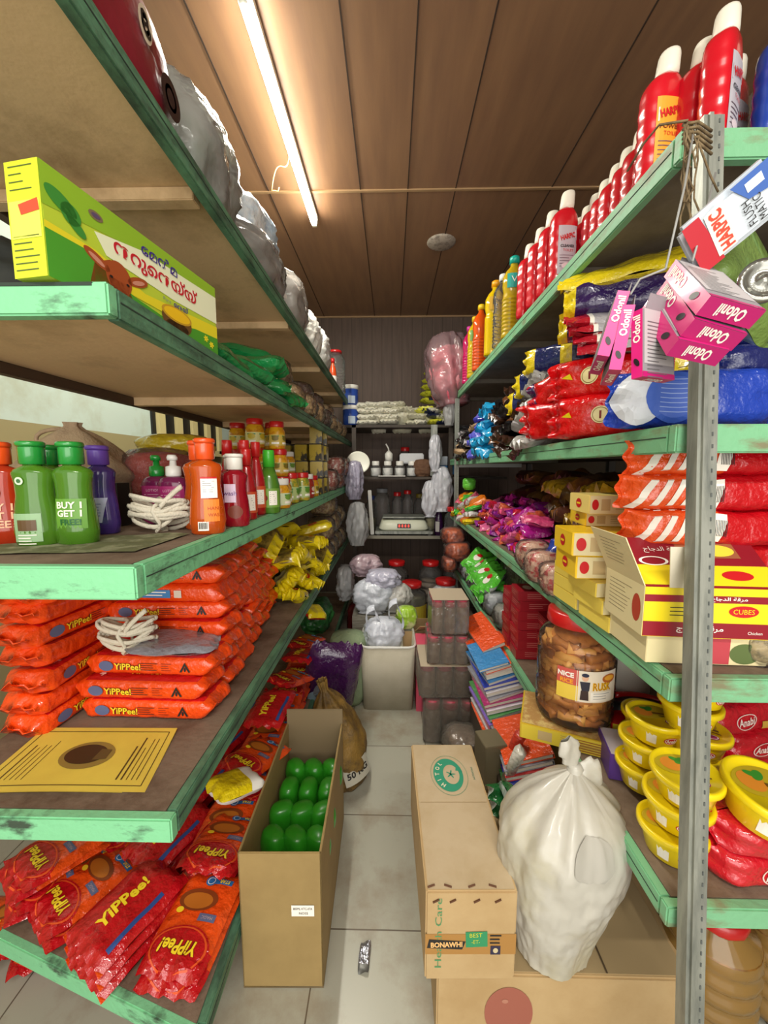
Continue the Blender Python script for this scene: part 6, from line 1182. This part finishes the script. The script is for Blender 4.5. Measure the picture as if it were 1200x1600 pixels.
# weighing scale on its stand
sc = thing('weighing_scale', 'white electronic weighing scale with a red display on the back shelf', 'scale', (.12, 3.86, .845)); sw = mat('scale_white', '#d8dac4', .4)
g = G(); g.loft([(0, .22, .15, 0, 0, 6), (.02, .25, .17, 0, 0, 6), (.09, .22, .13, 0, .02, 6), (.10, .20, .11, 0, .02, 6)], sw, n=40).build('body', sc)
g = G(); g.box((0, .02, .125), (.42, .26, .012), metal, bev=.004); g.box((0, .02, .108), (.20, .14, .02), dark_metal); g.build('pan', sc)
g = G(); fd = lambda x, y: Vector((x, -.166 + y * .35, .05 + y)); g.rect(ink_k, fd, 0, 0, .13, .04, n=1); led = mat('red_led', '#ff4a3a', .5, emit=1.5)
for i, c_ in enumerate('8888'): g.text(c_, led, lambda x, y: fd(x, y) + Vector((0, -.002, .001)), -.045 + .03 * i, 0, .026)
g.build('display', sc)
st = thing('metal_stand', 'low grey metal stand under the white weighing scale', 'stand', (.12, 3.86, .80)); G().box((0, -.02, .03), (.56, .32, .028), metal, bev=.003).build('tray', st)
for s in (-1, 1): G().box((s * .25, -.02, .008), (.03, .3, .016), dark_metal).build('foot', st)
sp = G().box((0, 0, .22), (.035, .02, .44), white, bev=.004).build('white_ruler', loc=(-.19, 3.75, .80), rot=(0, -.06, 0)); tag(sp, 'white upright strip left of the weighing scale', 'strip')
fjar('storage_jar', 'tall clear ribbed jar left of the scale', -.10, 4.05, .80, .09, .44, clear, lid=mat('grey_lid', '#77777a', .5), ring=8)
for i, (x, y, lid_) in enumerate(((.06, 4.1, redp), (.17, 4.12, redp), (.30, 4.12, mat('dark_yellow_lid', '#7a6a1c', .5)), (.42, 4.1, redp), (-.22, 4.1, mat('blue_lid', '#2a3a7a', .4)))):
    fjar('storage_jar', ['clear jar with red lid left of centre behind the scale', 'clear jar with big red lid right behind the scale', 'clear jar with dark yellow lid behind the scale', 'clear jar with red lid behind the scale, rightmost', 'clear jar with blue lid behind the white strip'][i], x, y, .80, .06, [.40, .42, .38, .36, .36][i], clear, lid=lid_, ring=0, cont=(mat('pale_contents', '#b8b08a', .6), .35))
for i, (x, y) in enumerate(((.56, 3.52), (.64, 3.62))): fjar('storage_jar', 'ribbed clear jar with red lid %s the scale stand' % ['just right of', 'further right behind'][i], x, y, .74, .075, .36, clear, ring=8)
t = thing('detergent_bottle', 'dark purple bottle with a white label right of the scale', 'bottle', (.46, 3.72, .80)); G().loft([(0, .04, .03), (.1, .045, .03), (.2, .03, .025), (.26, .015, .015)], foil('#3c1448', .2)).build('body', t); l = G(); l.rect(white, cylmap(.046, .09, ry=.031, e=.002, face=-pi * .62), 0, 0, .04, .1, n=5); l.build('label', t)
# things on the middle back board
g0 = fjar('glass_jar', 'small pale jar in the row on the middle back shelf', -.16, 3.85, 1.372, .055, .15, clear, lid=white, ring=0, cont=(wc, .7))
for i in range(3): place_ = dup(g0, (-.04 + .12 * i, 3.84, 1.372), (0, 0, i), 'small pale jar on the middle back shelf, %s from the left after the first' % ORD[i], 'pale jars on the middle back shelf')
g0['label'] = 'small pale jar, leftmost on the middle back shelf'; g0['group'] = 'pale jars on the middle back shelf'
t = G().box((0, 0, .05), (.24, .14, .10), mat('foam_box', '#cfd0d2', .6), bev=.01).build('foam_box', loc=(.20, 3.95, 1.50)); tag(t, 'white foam box lying on the pale jars', 'box')
fjar('glass_jar', 'jar with a red lid behind the white foam box', .14, 4.12, 1.372, .07, .30, clear, ring=0)
t = thing('spray_bottle', 'small white squeeze bottle standing on the pale jars', 'bottle', (-.03, 3.92, 1.525)); G().loft([(0, .04, .04), (.07, .04, .04), (.1, .015, .015)], white).build('body', t); G().tube([(0, 0, .1), (-.005, 0, .13), (-.03, -.01, .17)], .008, white).build('nozzle', t)
tag(lump(G(), .2, .16, .17, mat('brown_paper_bag', '#6a4a34', .8, bump=(30, .8)), 4, .15).build('brown_bag', loc=(.31, 3.83, 1.372)), 'brown wrapped bundle right of the pale jars', 'bundle')
tag(G().box((0, 0, .004), (.26, .1, .006), white).build('tray', loc=(.0, 3.73, 1.374)), 'thin white tray at the front of the middle back shelf', 'tray')
for i, (x, z) in enumerate(((.50, .02), (.50, .11), (.60, .02), (.60, .11))): tag(G().box((x, 3.9, 1.375 + z + .04), (.09, .2, .085), mat('sky_blue_box', '#2a86cc', .45) if i in (0, 2) else mat('pale_stack', '#b8c0c8', .5), bev=.003).build('medicine_box'), 'small box right on the middle back shelf, ' + ['blue lower left', 'pale upper left', 'blue lower right', 'pale upper right'][i], 'box', 'small boxes on the middle back shelf')
tag(G().loft([(0, .10, .10), (.012, .105, .105), (.02, .10, .10), (.014, .09, .09)], mat('cream_plate', '#dcdccc', .4), n=30).build('plate', loc=(-.30, 3.45, 1.50), rot=(radians(70), radians(-25), .3)), 'tilted round cream plate at the end of the third left shelf', 'plate')
# carrier bags hanging from the back rack
for i, (x, z, w, h, s) in enumerate(((.46, 1.05, .20, .42, 4), (.36, 1.00, .16, .34, 9), (.40, 1.42, .12, .34, 12))):
    bag_on('carrier_bag', ['long white carrier bag hanging right of the scale', 'smaller white carrier bag hanging beside the long one', 'bunch of white bags hanging above them on the back rack'][i], (x, 3.58, z), w, .12, h, mat('hanging_white', '#c3c4cc', .35, coat=.4, bump=(16, 1)), s, amp=.3, p=1.8)
# top back board: white and yellow packs
wp = [foil('#d9d6c4', .35), foil('#c9c6ae', .35), foil('#d8d83c', .3), foil('#1a2240', .3)]
R = random.Random(9); k = 0
for c in range(13):
    for r_ in range(4 if c < 6 else 3):
        m_ = wp[0] if c < 5 else (wp[(c + r_) % 4] if c > 7 else wp[1]); key = 'bk' + str(wp.index(m_))
        if key not in TXT: TXT[key] = pouch(.24, .15, .055, m_, None, len(key) + k, .006, nu=16, nv=8).mesh('flour_packet')
        up_ = c in (2, 5, 6, 9)
        mobj(TXT[key], 'flour_packet', (-.27 + c * .068, 3.86, 1.895 + .056 * r_), (R.uniform(-.1, .1), (.9 if up_ and r_ < 2 else R.uniform(-.12, .12)), 1.57 + R.uniform(-.2, .2)), '%s packet on top back shelf, column %s from the left, %s up' % (['white', 'cream', 'yellow', 'navy'][wp.index(m_)], ['one', 'two', 'three', 'four', 'five', 'six', 'seven', 'eight', 'nine', 'ten', 'eleven', 'twelve', 'thirteen'][c], ORD[r_]), 'packet', 'packets on the top back shelf'); k += 1
for i in range(2): t = thing('powder_tin', 'blue and white round tin at the left of the top back shelf, ' + ['lower', 'upper'][i], 'tin', (-.40, 3.80, 1.862 + .19 * i)); G().loft([(0, .075, .075), (.15, .075, .075)], mat('tin_blue', '#2a4a9c', .35), n=26).build('tin_body', t); G().loft([(.15, .077, .077), (.188, .077, .077)], white, n=26).build('lid', t); l = G(); l.rect(ink('#b8c8d8'), cylmap(.075, .05, e=.001), .02, 0, .07, .07, n=6); l.build('label', t)
# jars and rolls under the fourth right board
gj_ = mat('golden_snack', '#9c6a1c', .4, mix=('#5c3a10', 14, .4, .6), coat=.4)
for i, (x, y) in enumerate(((.845, .90), (1.04, .93))):
    t = fjar('storage_jar', ['red-lidded golden snack jar below the fourth shelf by the post', 'red-lidded jar of golden snacks at the right picture edge'][i], x, y, .03, .105, .40, mat('amber_clear', '#b08a4a', .12, coat=.6, trans=.5), ring=4, cont=(gj_, .85)); t.scale = (1, 1, .76)
rol = mat('brown_roll', '#8a6a34', .6, mix=('#6a4e24', 8, .4, .6))
for i, (x, y, z) in enumerate(((.80, 1.28, .10), (.80, 1.28, .30), (.86, 1.10, .12), (.87, 1.12, .32), (.74, 1.5, .1), (.74, 1.5, .3))): tag(lump(G(), .22, .26, .20, rol, 600 + i, .05, p=4).build('brown_sack', loc=(x, y, z - .1)), 'brown round sack under the fourth right shelf, %s' % ['centre lower', 'centre upper', 'near lower', 'near upper', 'far lower', 'far upper'][i], 'sack', 'brown sacks under the fourth right shelf')
tag(pouch(.2, .14, .04, foil('#6a6a6e', .3), None, 620, .008).build('grey_packet', loc=(.64, 1.12, .36), rot=(.2, .3, .5)), 'grey packet on the brown sacks right of the white bag', 'packet')
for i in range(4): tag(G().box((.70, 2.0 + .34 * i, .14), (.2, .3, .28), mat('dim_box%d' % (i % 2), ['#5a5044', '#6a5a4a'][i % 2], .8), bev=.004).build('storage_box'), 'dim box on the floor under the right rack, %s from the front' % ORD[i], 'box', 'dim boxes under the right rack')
